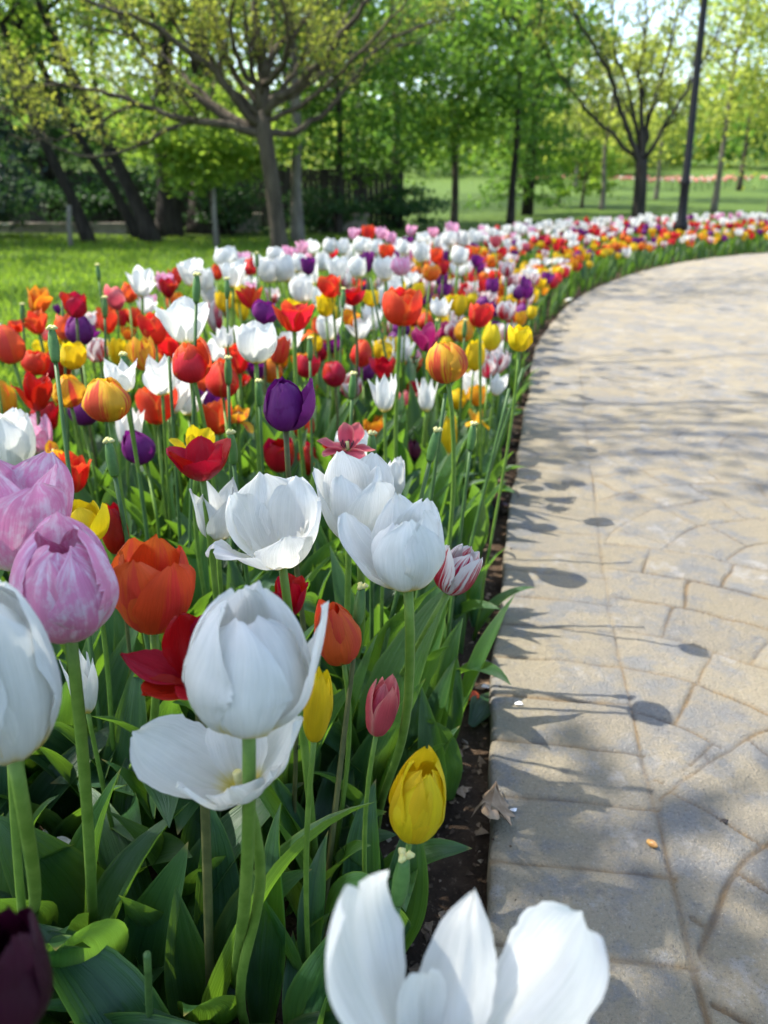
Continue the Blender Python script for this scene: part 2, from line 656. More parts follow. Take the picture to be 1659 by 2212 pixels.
    gc = k.mix(k.ramp(c, .4, .6), (.25, .165, .075), (.12, .095, .065))
    col = k.mix(k.math('MULTIPLY', k.ramp(at.outputs['Fac'], .05, .7), .75), col, gc)
    h = k.math('ADD', k.math('ADD', b, k.math('MULTIPLY', e, .5)), k.math('MULTIPLY', k.noise(v, 70, 5, .7), 1.3))
    m = k.finish(k.principled(col, .78, k.bump(h, .85, .011), .3).outputs[0])
    o = MB().grid(P).build('path', m)
    for nm, arr in (('groove', g), ('tone', tone)):
        atr = o.data.attributes.new(nm, 'FLOAT', 'POINT')
        atr.data.foreach_set('value', arr.astype(np.float32).ravel())
    return tag(o, kind='structure')


path()
#@@TULIPS
# ------------------------------------------------------------------ tulips: petals, stems, leaves
SHAPES = {   # angle of the petal from the axis along its length (outer, inner), width/length, tip
    'cup':    ([88, 42, 8, -8, -24], [85, 38, 6, -12, -30], .80, 'blunt'),
    'egg':    ([92, 44, -1, -32, -60], [88, 42, -1, -32, -60], .86, 'blunt'),
    'goblet': ([86, 40, 12, 4, 2], [82, 34, 8, 0, -6], .78, 'blunt'),
    'open':   ([84, 52, 30, 22, 28], [78, 40, 16, 6, 4], .80, 'blunt'),
    'wide':   ([84, 62, 50, 46, 54], [80, 52, 38, 30, 34], .78, 'blunt'),
    'lily':   ([84, 30, 6, 6, 22], [78, 26, 2, -2, 8], .58, 'point'),
    'bud':    ([78, 32, 3, -14, -38], [74, 28, 1, -16, -42], .72, 'soft'),
}
TIPS = {
    'blunt': [(0, .26), (.12, .5), (.35, .9), (.6, 1.0), (.8, .86), (.93, .52), (1, .16)],
    'spoon': [(0, .2), (.2, .44), (.45, .8), (.68, 1), (.86, .9), (.95, .68), (1, .36)],
    'soft': [(0, .3), (.12, .56), (.35, .95), (.58, .98), (.78, .72), (.92, .36), (1, .08)],
    'point': [(0, .3), (.12, .6), (.35, 1.0), (.55, .95), (.75, .62), (.9, .26), (1, .02)],
}


def petal(theta, L, wl, tip, rng, nu=9, nv=14, ripple=.012, rho=1.06, r0=.03):
    v = np.linspace(0, 1, nv)
    vf = np.linspace(0, 1, nv * 4 - 3)
    th = np.radians(spline(np.column_stack([[0, .25, .5, .75, 1], theta]), vf)[:, 0])
    st = L / (len(vf) - 1)
    r = r0 * L + np.concatenate([[0], np.cumsum(np.sin(th[:-1]) * st)])
    z = np.concatenate([[0], np.cumsum(np.cos(th[:-1]) * st)])
    r, z, th = r[::4], z[::4], th[::4]
    w = L * wl * np.maximum(.01, spline(TIPS[tip], v)[:, 0])
    u = np.linspace(-1, 1, nu)
    ph = rng.uniform(0, 6.28, 5)
    cu, ca = rng.uniform(-.8, .8, 4), rng.normal(0, .013, 4) * L
    rag = rng.normal(0, .022, (nv, 2)) * (np.linspace(0, 1, nv)[:, None] > .35)
    P = np.zeros((nv, nu, 3))
    UV = np.zeros((nv, nu, 2))
    for i in range(nv):
        rh = max(rho * abs(r[i]), .36 * L * wl)
        uu = u * (1 + np.where(u > 0, rag[i, 1], rag[i, 0]) * np.abs(u) ** 4)
        a = uu * w[i] / 2
        x = rh * np.sin(a / rh)
        dep = rh * (1 - np.cos(a / rh))
        rib = .022 * L * np.exp(-(u / .13) ** 2) * math.sin(math.pi * min(1, v[i] * 1.05)) ** .7
        rip = ripple * L * (np.sin(5 * v[i] * 2 + ph[0] + u) * u**2 * np.sign(u + 1e-6) * 1.4 + .8 * np.sin(3.4 * u + ph[1] + 3 * v[i])
                            + .7 * np.sin(11 * v[i] + ph[2]) * np.abs(u) ** 3) * (.15 + v[i])
        up = -.02 * L * (u**2) * v[i] ** 3 + .012 * L * np.sin(6 * u + ph[3]) * v[i] ** 6
        crease = sum(c_ * np.exp(-((u - q_ - .15 * math.sin(4 * v[i] + q_ * 9)) / .16) ** 2) for q_, c_ in zip(cu, ca)) * min(1, v[i] * 2.2)
        dd = dep + rib - rip + crease
        P[i, :, 0] = x
        P[i, :, 1] = r[i] - dd * math.cos(th[i]) + up * math.sin(th[i])
        P[i, :, 2] = z[i] + dd * math.sin(th[i]) + up * math.cos(th[i])
        UV[i, :, 0] = (u + 1) / 2
        UV[i, :, 1] = v[i]
    return P, UV


def spin(P, deg):
    """petals are made pointing +Y; deg 0 points to the camera (-Y), 90 to +X"""
    a = math.radians(deg)
    d = np.array([math.sin(a), -math.cos(a)])
    x, y = P[..., 0].copy(), P[..., 1].copy()
    Q = P.copy()
    Q[..., 0] = d[0] * y - d[1] * x
    Q[..., 1] = d[1] * y + d[0] * x
    return Q


def bloom_petals(shape, rng, yaw, custom=None, hi=True):
    nu, nv = (9, 14) if hi else (5, 8)
    out = []
    if custom:
        for c in custom:
            phi, th, L, wl, tip = c[:5]
            kw = dict(c[5]) if len(c) > 5 else {}
            P, UV = petal(th, L, wl, tip, rng, 17, 26, **({'ripple': .018} | kw))
            out.append((spin(P, phi), UV))
        return out
    blown = shape == 'blown'
    o, i_, wl, tip = SHAPES['goblet' if blown else shape]
    for k in range(6):
        inner = k >= 3
        th = np.array(i_ if inner else o, float) + rng.normal(0, 4, 5) * np.array([.3, .7, 1, 1.2, 1.8])
        if blown:
            th = np.array([80, 60, 40, 30, 20.]) + rng.uniform(-20, 95) * np.array([.1, .6, 1, 1.15, 1.3]) if k != 4 else th
        elif rng.random() < .12:
            th = th + rng.uniform(8, 30) * np.array([0, .4, .8, 1, 1.2])
        P, UV = petal(th, rng.uniform(.94, 1.05) * (.99 if inner else 1), wl * rng.uniform(.92, 1.08) * (.95 if blown else 1), tip, rng, nu, nv,
                      ripple=.03 if blown else rng.uniform(.008, .018), rho=1.04)
        if inner:
            P[..., :2] *= .91
        out.append((spin(P, yaw + (k % 3) * 120 + (60 if inner else 0) + rng.normal(0, 5)), UV))
    return out


def leaf_mesh(rng, L, W, th, tip='point', fold=.9, twist=0., nu=7, nv=15, wave=.1):
    v = np.linspace(0, 1, nv)
    thr = np.radians(spline(np.column_stack([[0, .3, .6, .85, 1], th]), v)[:, 0])
    st = L / (nv - 1)
    r = np.concatenate([[0], np.cumsum(np.sin(thr[:-1]) * st)])
    z = np.concatenate([[0], np.cumsum(np.cos(thr[:-1]) * st)])
    w = W * np.maximum(.006, spline([(0, .34), (.15, .6), (.4, 1), (.65, .84), (.85, .42), (1, .0)], v)[:, 0])
    u = np.linspace(-1, 1, nu)
    ph = rng.uniform(0, 6.28, 4)
    P = np.zeros((nv, nu, 3))
    UV = np.zeros((nv, nu, 2))
    for i in range(nv):
        f = fold * (1 - .75 * v[i]) + .12
        a = f * np.abs(u) ** 1.3
        x = w[i] / 2 * u * np.cos(a * .8)
        hgt = w[i] / 2 * np.abs(u) * np.sin(a)
        hgt = hgt + wave * w[i] * np.sin(9 * v[i] + ph[0] + (u > 0) * ph[1]) * u**2 * (v[i] > .15)
        tw = twist * v[i]
        x, hgt = x * math.cos(tw) - hgt * math.sin(tw), x * math.sin(tw) + hgt * math.cos(tw)
        side = .06 * L * math.sin(3 * v[i] + ph[2]) * v[i]
        P[i, :, 0] = x + side
        P[i, :, 1] = r[i] - hgt * math.cos(thr[i])
        P[i, :, 2] = z[i] + hgt * math.sin(thr[i])
        UV[i, :, 0] = (u + 1) / 2
        UV[i, :, 1] = v[i]
    return P, UV


LR = np.random.default_rng(5)
LEAVES = []
for i in range(28):
    kind = i % 4
    b = LR.uniform(4, 14)
    th = {0: [b, b + 4, b + 8, b + 14, b + 20], 1: [b, b + 10, b + 26, b + 50, b + 66],
          2: [b + 6, b + 22, b + 46, b + 74, b + 92], 3: [b, b + 8, b + 16, b + 30, b + 60]}[kind]
    P, UV = leaf_mesh(LR, LR.uniform(.23, .32), LR.uniform(.044, .078), th, fold=LR.uniform(.5, 1.1), twist=LR.uniform(-.9, .9), wave=LR.uniform(.03, .12))
    LEAVES.append(MB().grid(P, UV).data('tulip_leaf', LEAFM))
LEAVES_LO = []
for i in range(10):
    b = LR.uniform(3, 16)
    P, UV = leaf_mesh(LR, LR.uniform(.22, .3), LR.uniform(.034, .055), [b, b + 6, b + 16, b + 32, b + 50], fold=.8, twist=LR.uniform(-.6, .6), nu=3, nv=6)
    LEAVES_LO.append((P, UV))

FIXED = []        # blooms in the picture: px, py, size, depth, colour, shape, root object


def bend_stem(foot, base, axis, n=12, kink=None):
    f, b = np.asarray(foot, float), np.asarray(base, float)
    L = np.linalg.norm(b - f)
    c1 = f + (b - f) * .3 + np.array([0, 0, .1 * L])
    c2 = b - axis * .35 * L
    if kink is not None:
        c1 = c1 + kink
    t = np.linspace(0, 1, n)[:, None]
    return (1 - t)**3 * f + 3 * (1 - t)**2 * t * c1 + 3 * (1 - t) * t**2 * c2 + t**3 * b


def add_leaves(root, rng, n, scale=1.0, avoid=None, lib=None):
    a0 = rng.uniform(0, 6.28)
    s__, off__ = bed_coord(root.location[0], root.location[1])
    scale = scale * (.72 if off__ < .14 else (.86 if off__ < .24 else 1))
    for k in range(n):
        a = a0 + k * 2.3 + rng.normal(0, .35)
        sc_ = scale * rng.uniform(.72, 1.12)
        link('leaf', LEAVES[rng.integers(len(LEAVES))] if lib is None else lib[rng.integers(len(lib))], root, (0, 0, rng.uniform(-.012, .03)), a,
             (sc_ * (rng.uniform(1.1, 1.5) if root.location[1] < 1.15 and lib is None else rng.uniform(.9, 1.15)), sc_, sc_))


def place_tulip(px, py, w, h, color, shape, depth=None, W=None, foot=None, lean=None, yaw=None, custom=None, petals=None, label=None, leaves=None,
                stem_r=None, seed=None, group=None, zlim=(.2, .55), kink=None, anthers=None, hs=1.0):
    """px, py, w, h: where the photograph shows the bloom; gives its spot in the bed and its real size"""
    rng = np.random.default_rng(int(px * 7 + py * 131) if seed is None else seed)
    Wn = W or {'white': .066, 'lily': .05, 'purple': .055, 'crimson': .052, 'yellow': .048, 'pink': .058, 'maroon': .036}.get(shape if shape == 'lily' else color, .057)
    if shape in ('open', 'wide', 'blown') and not W:
        Wn *= 1.2
    dep = depth or Wn * F / w
    yb = py + h * .42
    if depth is None:
        r = ray(px, yb)
        z = CAMH + dep * r[2]
        z2 = min(max(z, zlim[0] + SOIL), zlim[1] + SOIL)
        if abs(r[2]) > .02:
            dep = min(max((z2 - CAMH) / r[2], dep * .72), dep * 1.4)
    B = at_depth(px, yb, dep)
    if depth is None:                                       # keep it inside the bed
        s, off = bed_coord(B[0], B[1])
        tries = 0
        while (off < .05 or off > bedw(s) + .02) and tries < 14:
            dep *= .97 if off > bedw(s) else .985
            B = at_depth(px, yb, dep)
            s, off = bed_coord(B[0], B[1])
            tries += 1
    Wm = w * dep / F
    view = B - CAM
    al = math.atan2(-view[2], math.hypot(view[0], view[1]))
    Hm = (h * dep / F - .33 * Wm * math.sin(al)) / math.cos(al)
    Hm = max(Hm, Wm * (.62 if shape in ('open', 'wide', 'blown') else .95))
    if foot is None:
        j = rng.normal(0, .018, 2)
        ft = np.array([B[0] + j[0] - (lean or 0) * .002, B[1] + j[1] + .01, SOIL])
    else:
        ft = gnd(foot[0], foot[1], SOIL) if len(foot) == 2 else np.array(foot, float)
    ln = math.radians(lean if lean is not None else rng.normal(0, 6))
    axis = np.array([math.sin(ln), rng.normal(0, .07), math.cos(ln)])
    axis /= np.linalg.norm(axis)
    root = empty('tulip', ft)
    # bloom
    yw = rng.uniform(0, 120) if yaw is None else yaw
    pts = bloom_petals(shape, rng, yw, custom, hi=w > 34)
    allp = np.concatenate([p.reshape(-1, 3) for p, _ in pts])
    w0 = max(np.ptp(allp[:, 0]), .3)
    h0 = np.percentile(allp[:, 2], 99.5) - min(0, allp[:, 2].min())
    if not custom:
        Wm, Hm = Wm * 1.07, Hm * 1.04
    S = np.array([Wm / w0, Wm / w0, Hm / h0])
    if custom or shape == 'blown':
        S = np.array([1, 1, hs]) * Wm / w0
    Rm = np.array(Vector((0, 0, 1)).rotation_difference(Vector(axis)).to_matrix())
    loc = B - ft
    sep = petals if petals is not None else w > 44
    mat = PM[color]
    whole = MB()
    for P, UV in pts:
        Q = (P * S) @ Rm.T + loc
        if sep:
            MB().grid(Q, UV).build('petal', mat, root)
        else:
            whole.grid(Q, UV)
    if not sep:
        whole.build('bloom', mat, root)
    sr = stem_r or min(.0042, max(.0024, Wm * .055))
    if color in ('purple', 'maroon', 'crimson') and rng.random() < .7 or color == 'coral':
        sm = STEMB
    else:
        sm = STEMM
    sp = bend_stem((0, 0, -.02), loc + axis * .002, axis, 14 if sep else 8, kink)
    MB().tube(sp, np.linspace(sr * 1.12, sr, len(sp)), 8 if sep else 5).build('stem', sm, root)
    if shape in ('open', 'wide', 'blown') and sep:          # pistil and anthers show in open blooms
        pm = MB()
        pm.tube([loc + axis * t * Hm for t in (.0, .14, .26)], [Wm * .03, Wm * .036, Wm * .03], 6)
        pm.build('pistil', STIGM, root)
        am = MB()
        for q in range(0 if (custom or anthers is False) else 6):
            a = q * 1.047 + .3
            d = np.array([math.cos(a), math.sin(a), 0])
            am.tube([loc + axis * .08 * Hm + d * Wm * .06, loc + axis * .16 * Hm + d * Wm * .1, loc + axis * .26 * Hm + d * Wm * .11], [Wm * .006, Wm * .011, Wm * .012], 4)
        if am.n:
            am.build('anther', ANTHM, root)
    add_leaves(root, rng, leaves if leaves is not None else (3 if dep < 2 else 2), .95 if dep > 1.2 else 1.0)
    rec = dict(px=px, py=py, w=w, h=h, d=dep, color=color, shape=shape, root=root, label=label, foot=ft, noun='tulip')
    FIXED.append(rec)
    return rec


# ---- the near blooms, one by one
CUPW = lambda a, L=1.0: None
place_tulip(538, 1428, 302, 350, 'white', 'egg', depth=.48, foot=(503, 2185), lean=2, label='large closed white tulip with one petal standing off, its stem crossing a kinked one', custom=[
    (-28, [90, 44, 0, -32, -62], 1.0, 1.0, 'blunt'), (92, [86, 50, 17, 5, 4], 1.02, .60, 'soft'), (212, [88, 42, 0, -24, -48], 1.08, .9, 'blunt'),
    (44, [86, 42, 0, -34, -64], .98, .96, 'blunt'), (150, [84, 40, 0, -24, -48], 1.1, .86, 'blunt'), (275, [86, 42, 1, -28, -56], 1.05, .92, 'blunt')], leaves=2, stem_r=.0045, seed=3, hs=1.05)
place_tulip(528, 1612, 372, 235, 'white', 'open', depth=.52, foot=(575, 2290), label='open white tulip with yellow throat spreading below the large closed white one', custom=[
    (258, [82, 60, 46, 38, 30], 1.16, .78, 'blunt'), (10, [84, 56, 30, 20, 18], .74, .8, 'blunt'), (100, [82, 54, 38, 30, 26], .98, .74, 'blunt'),
    (322, [80, 58, 36, 22, 14], .84, .6, 'blunt'), (180, [80, 46, 22, 12, 10], .86, .76, 'blunt'), (52, [80, 56, 40, 30, 24], .8, .66, 'soft')], leaves=2, kink=np.array([-.05, -.02, .05]), stem_r=.004, seed=8)
place_tulip(152, 1256, 214, 276, 'pink', 'egg', depth=.55, foot=(214, 2160), label='closed mottled pink and white tulip on a thick straight stem', leaves=3, stem_r=.0046, seed=12, lean=3, custom=[
    (18, [92, 46, 2, -28, -62], .98, .98, 'blunt', {'ripple': .022}), (262, [90, 46, 3, -24, -56], 1.03, .92, 'blunt', {'ripple': .022}), (135, [88, 42, 1, -26, -56], 1.06, .9, 'blunt'),
    (75, [88, 44, 2, -30, -60], .99, .9, 'blunt', {'ripple': .026}), (320, [88, 42, 0, -32, -64], .99, .9, 'blunt'), (200, [86, 40, 1, -22, -48], 1.1, .88, 'blunt')], hs=1.1)
place_tulip(40, 1128, 214, 240, 'pink', 'goblet', depth=.60, foot=(25, 2000), label='open mottled pink tulip cut by the edge behind the closed mottled pink one', yaw=40, leaves=3, seed=13, lean=4)
place_tulip(30, 1480, 212, 360, 'white', 'egg', depth=.46, foot=(66, 2010), label='large white tulip at the photo edge just in front of the closed pink one', leaves=3, yaw=20, stem_r=.0044, seed=25)
place_tulip(20, 1400, 170, 190, 'white', 'open', depth=.56, label='faded white tulip at the photo edge showing above the large white one', leaves=2, seed=26)
place_tulip(333, 1275, 172, 200, 'scarlet', 'cup', depth=.66, foot=(262, 1720), label='broad orange-red tulip between the closed pink one and an open crimson one', yaw=-10, leaves=3, seed=14)
place_tulip(428, 1372, 236, 250, 'crimson', 'open', depth=.60, label='open crimson tulip with drooping petals behind the large closed white one', custom=[
    (278, [82, 66, 58, 52, 40], 1.05, .7, 'soft'), (215, [80, 44, 24, 10, -6], 1.0, .74, 'blunt'), (150, [80, 40, 18, 6, 0], 1.05, .76, 'blunt'),
    (20, [84, 60, 60, 60, 60], .95, .72, 'blunt'), (330, [84, 70, 62, 56, 44], 1.0, .7, 'soft'), (80, [80, 40, 22, 14, 6], .98, .74, 'blunt')], leaves=3, seed=15)
place_tulip(882, 1172, 222, 236, 'white', 'egg', depth=.63, foot=(812, 1790), label='tall white tulip with one petal flung back, nearest of the whites by the path', custom=[
    (10, [84, 44, 8, -14, -34], 1.0, .84, 'blunt'), (262, [84, 56, 30, 14, -4], 1.06, .78, 'blunt'), (130, [84, 42, 8, -10, -26], 1.02, .82, 'blunt'),
    (60, [82, 40, 8, -16, -34], 1.03, .8, 'blunt'), (190, [80, 40, 10, -6, -16], 1.04, .7, 'soft'), (330, [80, 42, 6, -16, -38], .92, .8, 'blunt')], leaves=2, stem_r=.0042, seed=16)
place_tulip(610, 1128, 232, 222, 'white', 'open', depth=.70, label='wide open ragged white tulip behind the large closed white one', custom=[
    (318, [84, 60, 46, 40, 52], 1.05, .7, 'blunt', {'ripple': .035}), (20, [84, 56, 30, 16, 8], .86, .84, 'blunt'), (200, [82, 44, 20, 8, 0], 1.15, .9, 'blunt'),
    (245, [82, 50, 26, 10, 6], 1.05, .8, 'blunt'), (150, [80, 42, 18, 6, 0], 1.1, .84, 'blunt'), (95, [80, 48, 24, 10, 0], 1.0, .8, 'blunt')], leaves=3, seed=17)
place_tulip(776, 1092, 158, 186, 'white', 'goblet', depth=.80, foot=(745, 1500), label='white tulip with yellow foot between the ragged white one and the tall white one', yaw=30, leaves=3, seed=18)
place_tulip(470, 1112, 96, 124, 'white', 'lily', depth=.86, label='slim white tulip half hidden behind the ragged open white one', leaves=3, seed=19)
place_tulip(845, 1042, 46, 90, 'white', 'bud', depth=.95, label='small white bud peeping out above the tall white tulip', leaves=3, seed=20)
place_tulip(964, 1235, 88, 108, 'striped', 'cup', depth=.80, foot=(905, 1440), lean=26, label='white tulip with crimson streaks leaning out from behind the tall white one', leaves=3, seed=24, W=.05)
place_tulip(742, 1372, 92, 136, 'rose', 'egg', depth=.80, label='closed orange-pink tulip behind two crossing stems in the middle of the bed', leaves=3, seed=22)
FIXED[-1]['color'] = 'orange'
for c in FIXED[-1]['root'].children:
    if c.name.startswith('petal'):
        c.data.materials[0] = PM['scarlet']
place_tulip(812, 1537, 66, 122, 'rose', 'bud', depth=.74, lean=10, label='narrow dusky rose bud just behind the nearest yellow tulip', leaves=2, seed=33)
place_tulip(887, 1722, 122, 208, 'yellow', 'bud', depth=.60, foot=(845, 2080), lean=9, label='nearest yellow tulip, narrow and upright beside the bare soil strip', leaves=2, seed=34, custom=[
    (8, [86, 36, -2, -26, -50], 1.0, .84, 'soft'), (130, [84, 36, -1, -24, -44], 1.05, .84, 'soft'), (250, [84, 36, 1, -18, -34], 1.0, .84, 'soft'),
    (68, [80, 34, -2, -28, -54], 1.0, .84, 'soft'), (190, [80, 34, 0, -22, -40], 1.12, .8, 'soft'), (310, [82, 34, -2, -28, -54], 1.0, .84, 'soft')], hs=1.38)
place_tulip(678, 1540, 62, 146, 'yellow', 'bud', depth=.62, label='yellow tulip showing past the edge of the large closed white one', leaves=2, seed=35)
place_tulip(630, 1290, 74, 90, 'crimson', 'open', depth=.76, label='small crimson tulip peeping out above the large closed white one', leaves=2, seed=36)
place_tulip(30, 2120, 170, 250, 'maroon', 'cup', depth=.36, foot=(-.16, .15, SOIL), label='deep purple tulip in the bottom corner, darkest of the near ones', leaves=0, seed=37)
FIXED[-1]['root'].children[0].data.materials[0] = PM['maroon']
place_tulip(945, 2222, 690, 330, 'white', 'wide', depth=.345, foot=(.03, .12, SOIL), label='nearest white tulip, wide open with tall curling petals and a yellow centre', custom=[
    (247, [56, 38, 22, 4, -24], 1.14, .62, 'spoon'), (158, [60, 40, 28, 26, 52], .84, .44, 'soft', {'ripple': .02}), (112, [68, 56, 48, 34, 8], 1.02, .58, 'spoon'),
    (205, [70, 36, 12, -6, -24], .60, .46, 'spoon'), (300, [80, 66, 66, 74, 86], .8, .6, 'blunt'), (40, [80, 66, 64, 66, 78], .8, .56, 'blunt')], leaves=0, stem_r=.004, seed=38, lean=0, anthers=False)
place_tulip(190, 1480, 62, 140, 'white', 'lily', depth=.78, label='white tulip in the shade behind the stem of the closed pink one', leaves=2, seed=39)
place_tulip(190, 1138, 96, 92, 'yellow', 'cup', depth=.84, label='ruffled yellow tulip just behind the closed mottled pink one', leaves=2, seed=40, W=.05)
place_tulip(255, 1150, 58, 108, 'crimson', 'egg', depth=.9, label='crimson tulip beside the ruffled yellow one behind the pink blooms', leaves=2, seed=41)
place_tulip(95, 1805, 88, 84, 'white', 'blown', depth=.86, label='fallen white tulip lying low among the leaves near the photo edge', leaves=1, seed=42, zlim=(.02, .2))

# ---- blooms read off the photograph, crop by crop (x, y, width, height in that crop)
A = [(845, 485, 180, 175, 'white', 'open'), (1050, 445, 75, 100, 'scarlet', 'cup'), (1155, 430, 150, 160, 'white', 'goblet'), (1235, 465, 110, 130, 'white', 'cup'),
     (1355, 345, 130, 100, 'white', 'cup'), (1385, 440, 150, 150, 'white', 'goblet'), (1455, 345, 75, 95, 'pink', 'goblet'), (1545, 365, 90, 70, 'white', 'lily'),
     (1600, 415, 120, 140, 'white', 'cup'), (1632, 335, 70, 80, 'white', 'cup'), (455, 625, 150, 135, 'crimson', 'goblet'), (348, 635, 42, 62, 'purple', 'cup'),
     (695, 575, 120, 140, 'rose', 'egg'), (235, 718, 160, 155, 'scarlet', 'open'), (85, 855, 175, 230, 'scarlet', 'egg'), (110, 738, 110, 70, 'red', 'open'),
     (8, 750, 40, 60, 'white', 'cup'), (567, 710, 105, 85, 'striped', 'cup'), (538, 782, 110, 105, 'purple', 'goblet'), (805, 688, 95, 115, 'red', 'cup'),
     (728, 690, 62, 110, 'red', 'cup'), (762, 782, 90, 90, 'orange', 'open'), (297, 800, 85, 65, 'rose', 'cup'), (400, 828, 90, 65, 'yellow', 'cup'),
     (258, 878, 92, 62, 'yellow', 'cup'), (432, 920, 140, 160, 'yellow', 'cup'), (595, 880, 140, 150, 'striped', 'cup'), (706, 895, 105, 155, 'yellow', 'goblet'),
     (925, 758, 155, 195, 'red', 'cup'), (1108, 720, 310, 270, 'white', 'open'), (1292, 690, 95, 180, 'striped', 'cup'), (1330, 640, 60, 100, 'crimson', 'cup'),
     (1350, 805, 130, 130, 'white', 'lily'), (1575, 665, 140, 132, 'purple', 'cup'), (1492, 572, 150, 130, 'red', 'open'), (1622, 560, 90, 100, 'striped', 'goblet'),
     (1440, 650, 80, 120, 'yellow', 'goblet'), (1522, 850, 232, 240, 'white', 'goblet'), (858, 910, 165, 200, 'flame', 'cup'), (1005, 930, 120, 120, 'orange', 'cup'),
     (737, 1045, 200, 190, 'white', 'lily'), (965, 1040, 170, 240, 'white', 'lily'), (1155, 960, 222, 240, 'red', 'egg'), (205, 965, 150, 130, 'red', 'cup'),
     (300, 1000, 120, 110, 'crimson', 'cup'), (390, 985, 100, 140, 'crimson', 'goblet'), (225, 1138, 212, 230, 'crimson', 'open'), (425, 1130, 182, 192, 'flame', 'egg'),
     (655, 1185, 262, 258, 'flame', 'egg'), (45, 1180, 140, 232, 'flame', 'egg'), (1605, 995, 110, 165, 'orange', 'cup'), (760, 1345, 160, 250, 'white', 'lily'),
     (1425, 1055, 120, 90, 'crimson', 'open'), (1415, 1200, 200, 250, 'flame', 'blown'), (1235, 1262, 100, 190, 'white', 'cup'), (325, 1410, 240, 300, 'flame', 'blown'),
     (1168, 1450, 250, 220, 'yellow', 'open'), (1205, 1540, 350, 250, 'crimson', 'open'), (80, 1430, 260, 340, 'white', 'cup'), (1642, 1520, 90, 190, 'crimson', 'cup')]
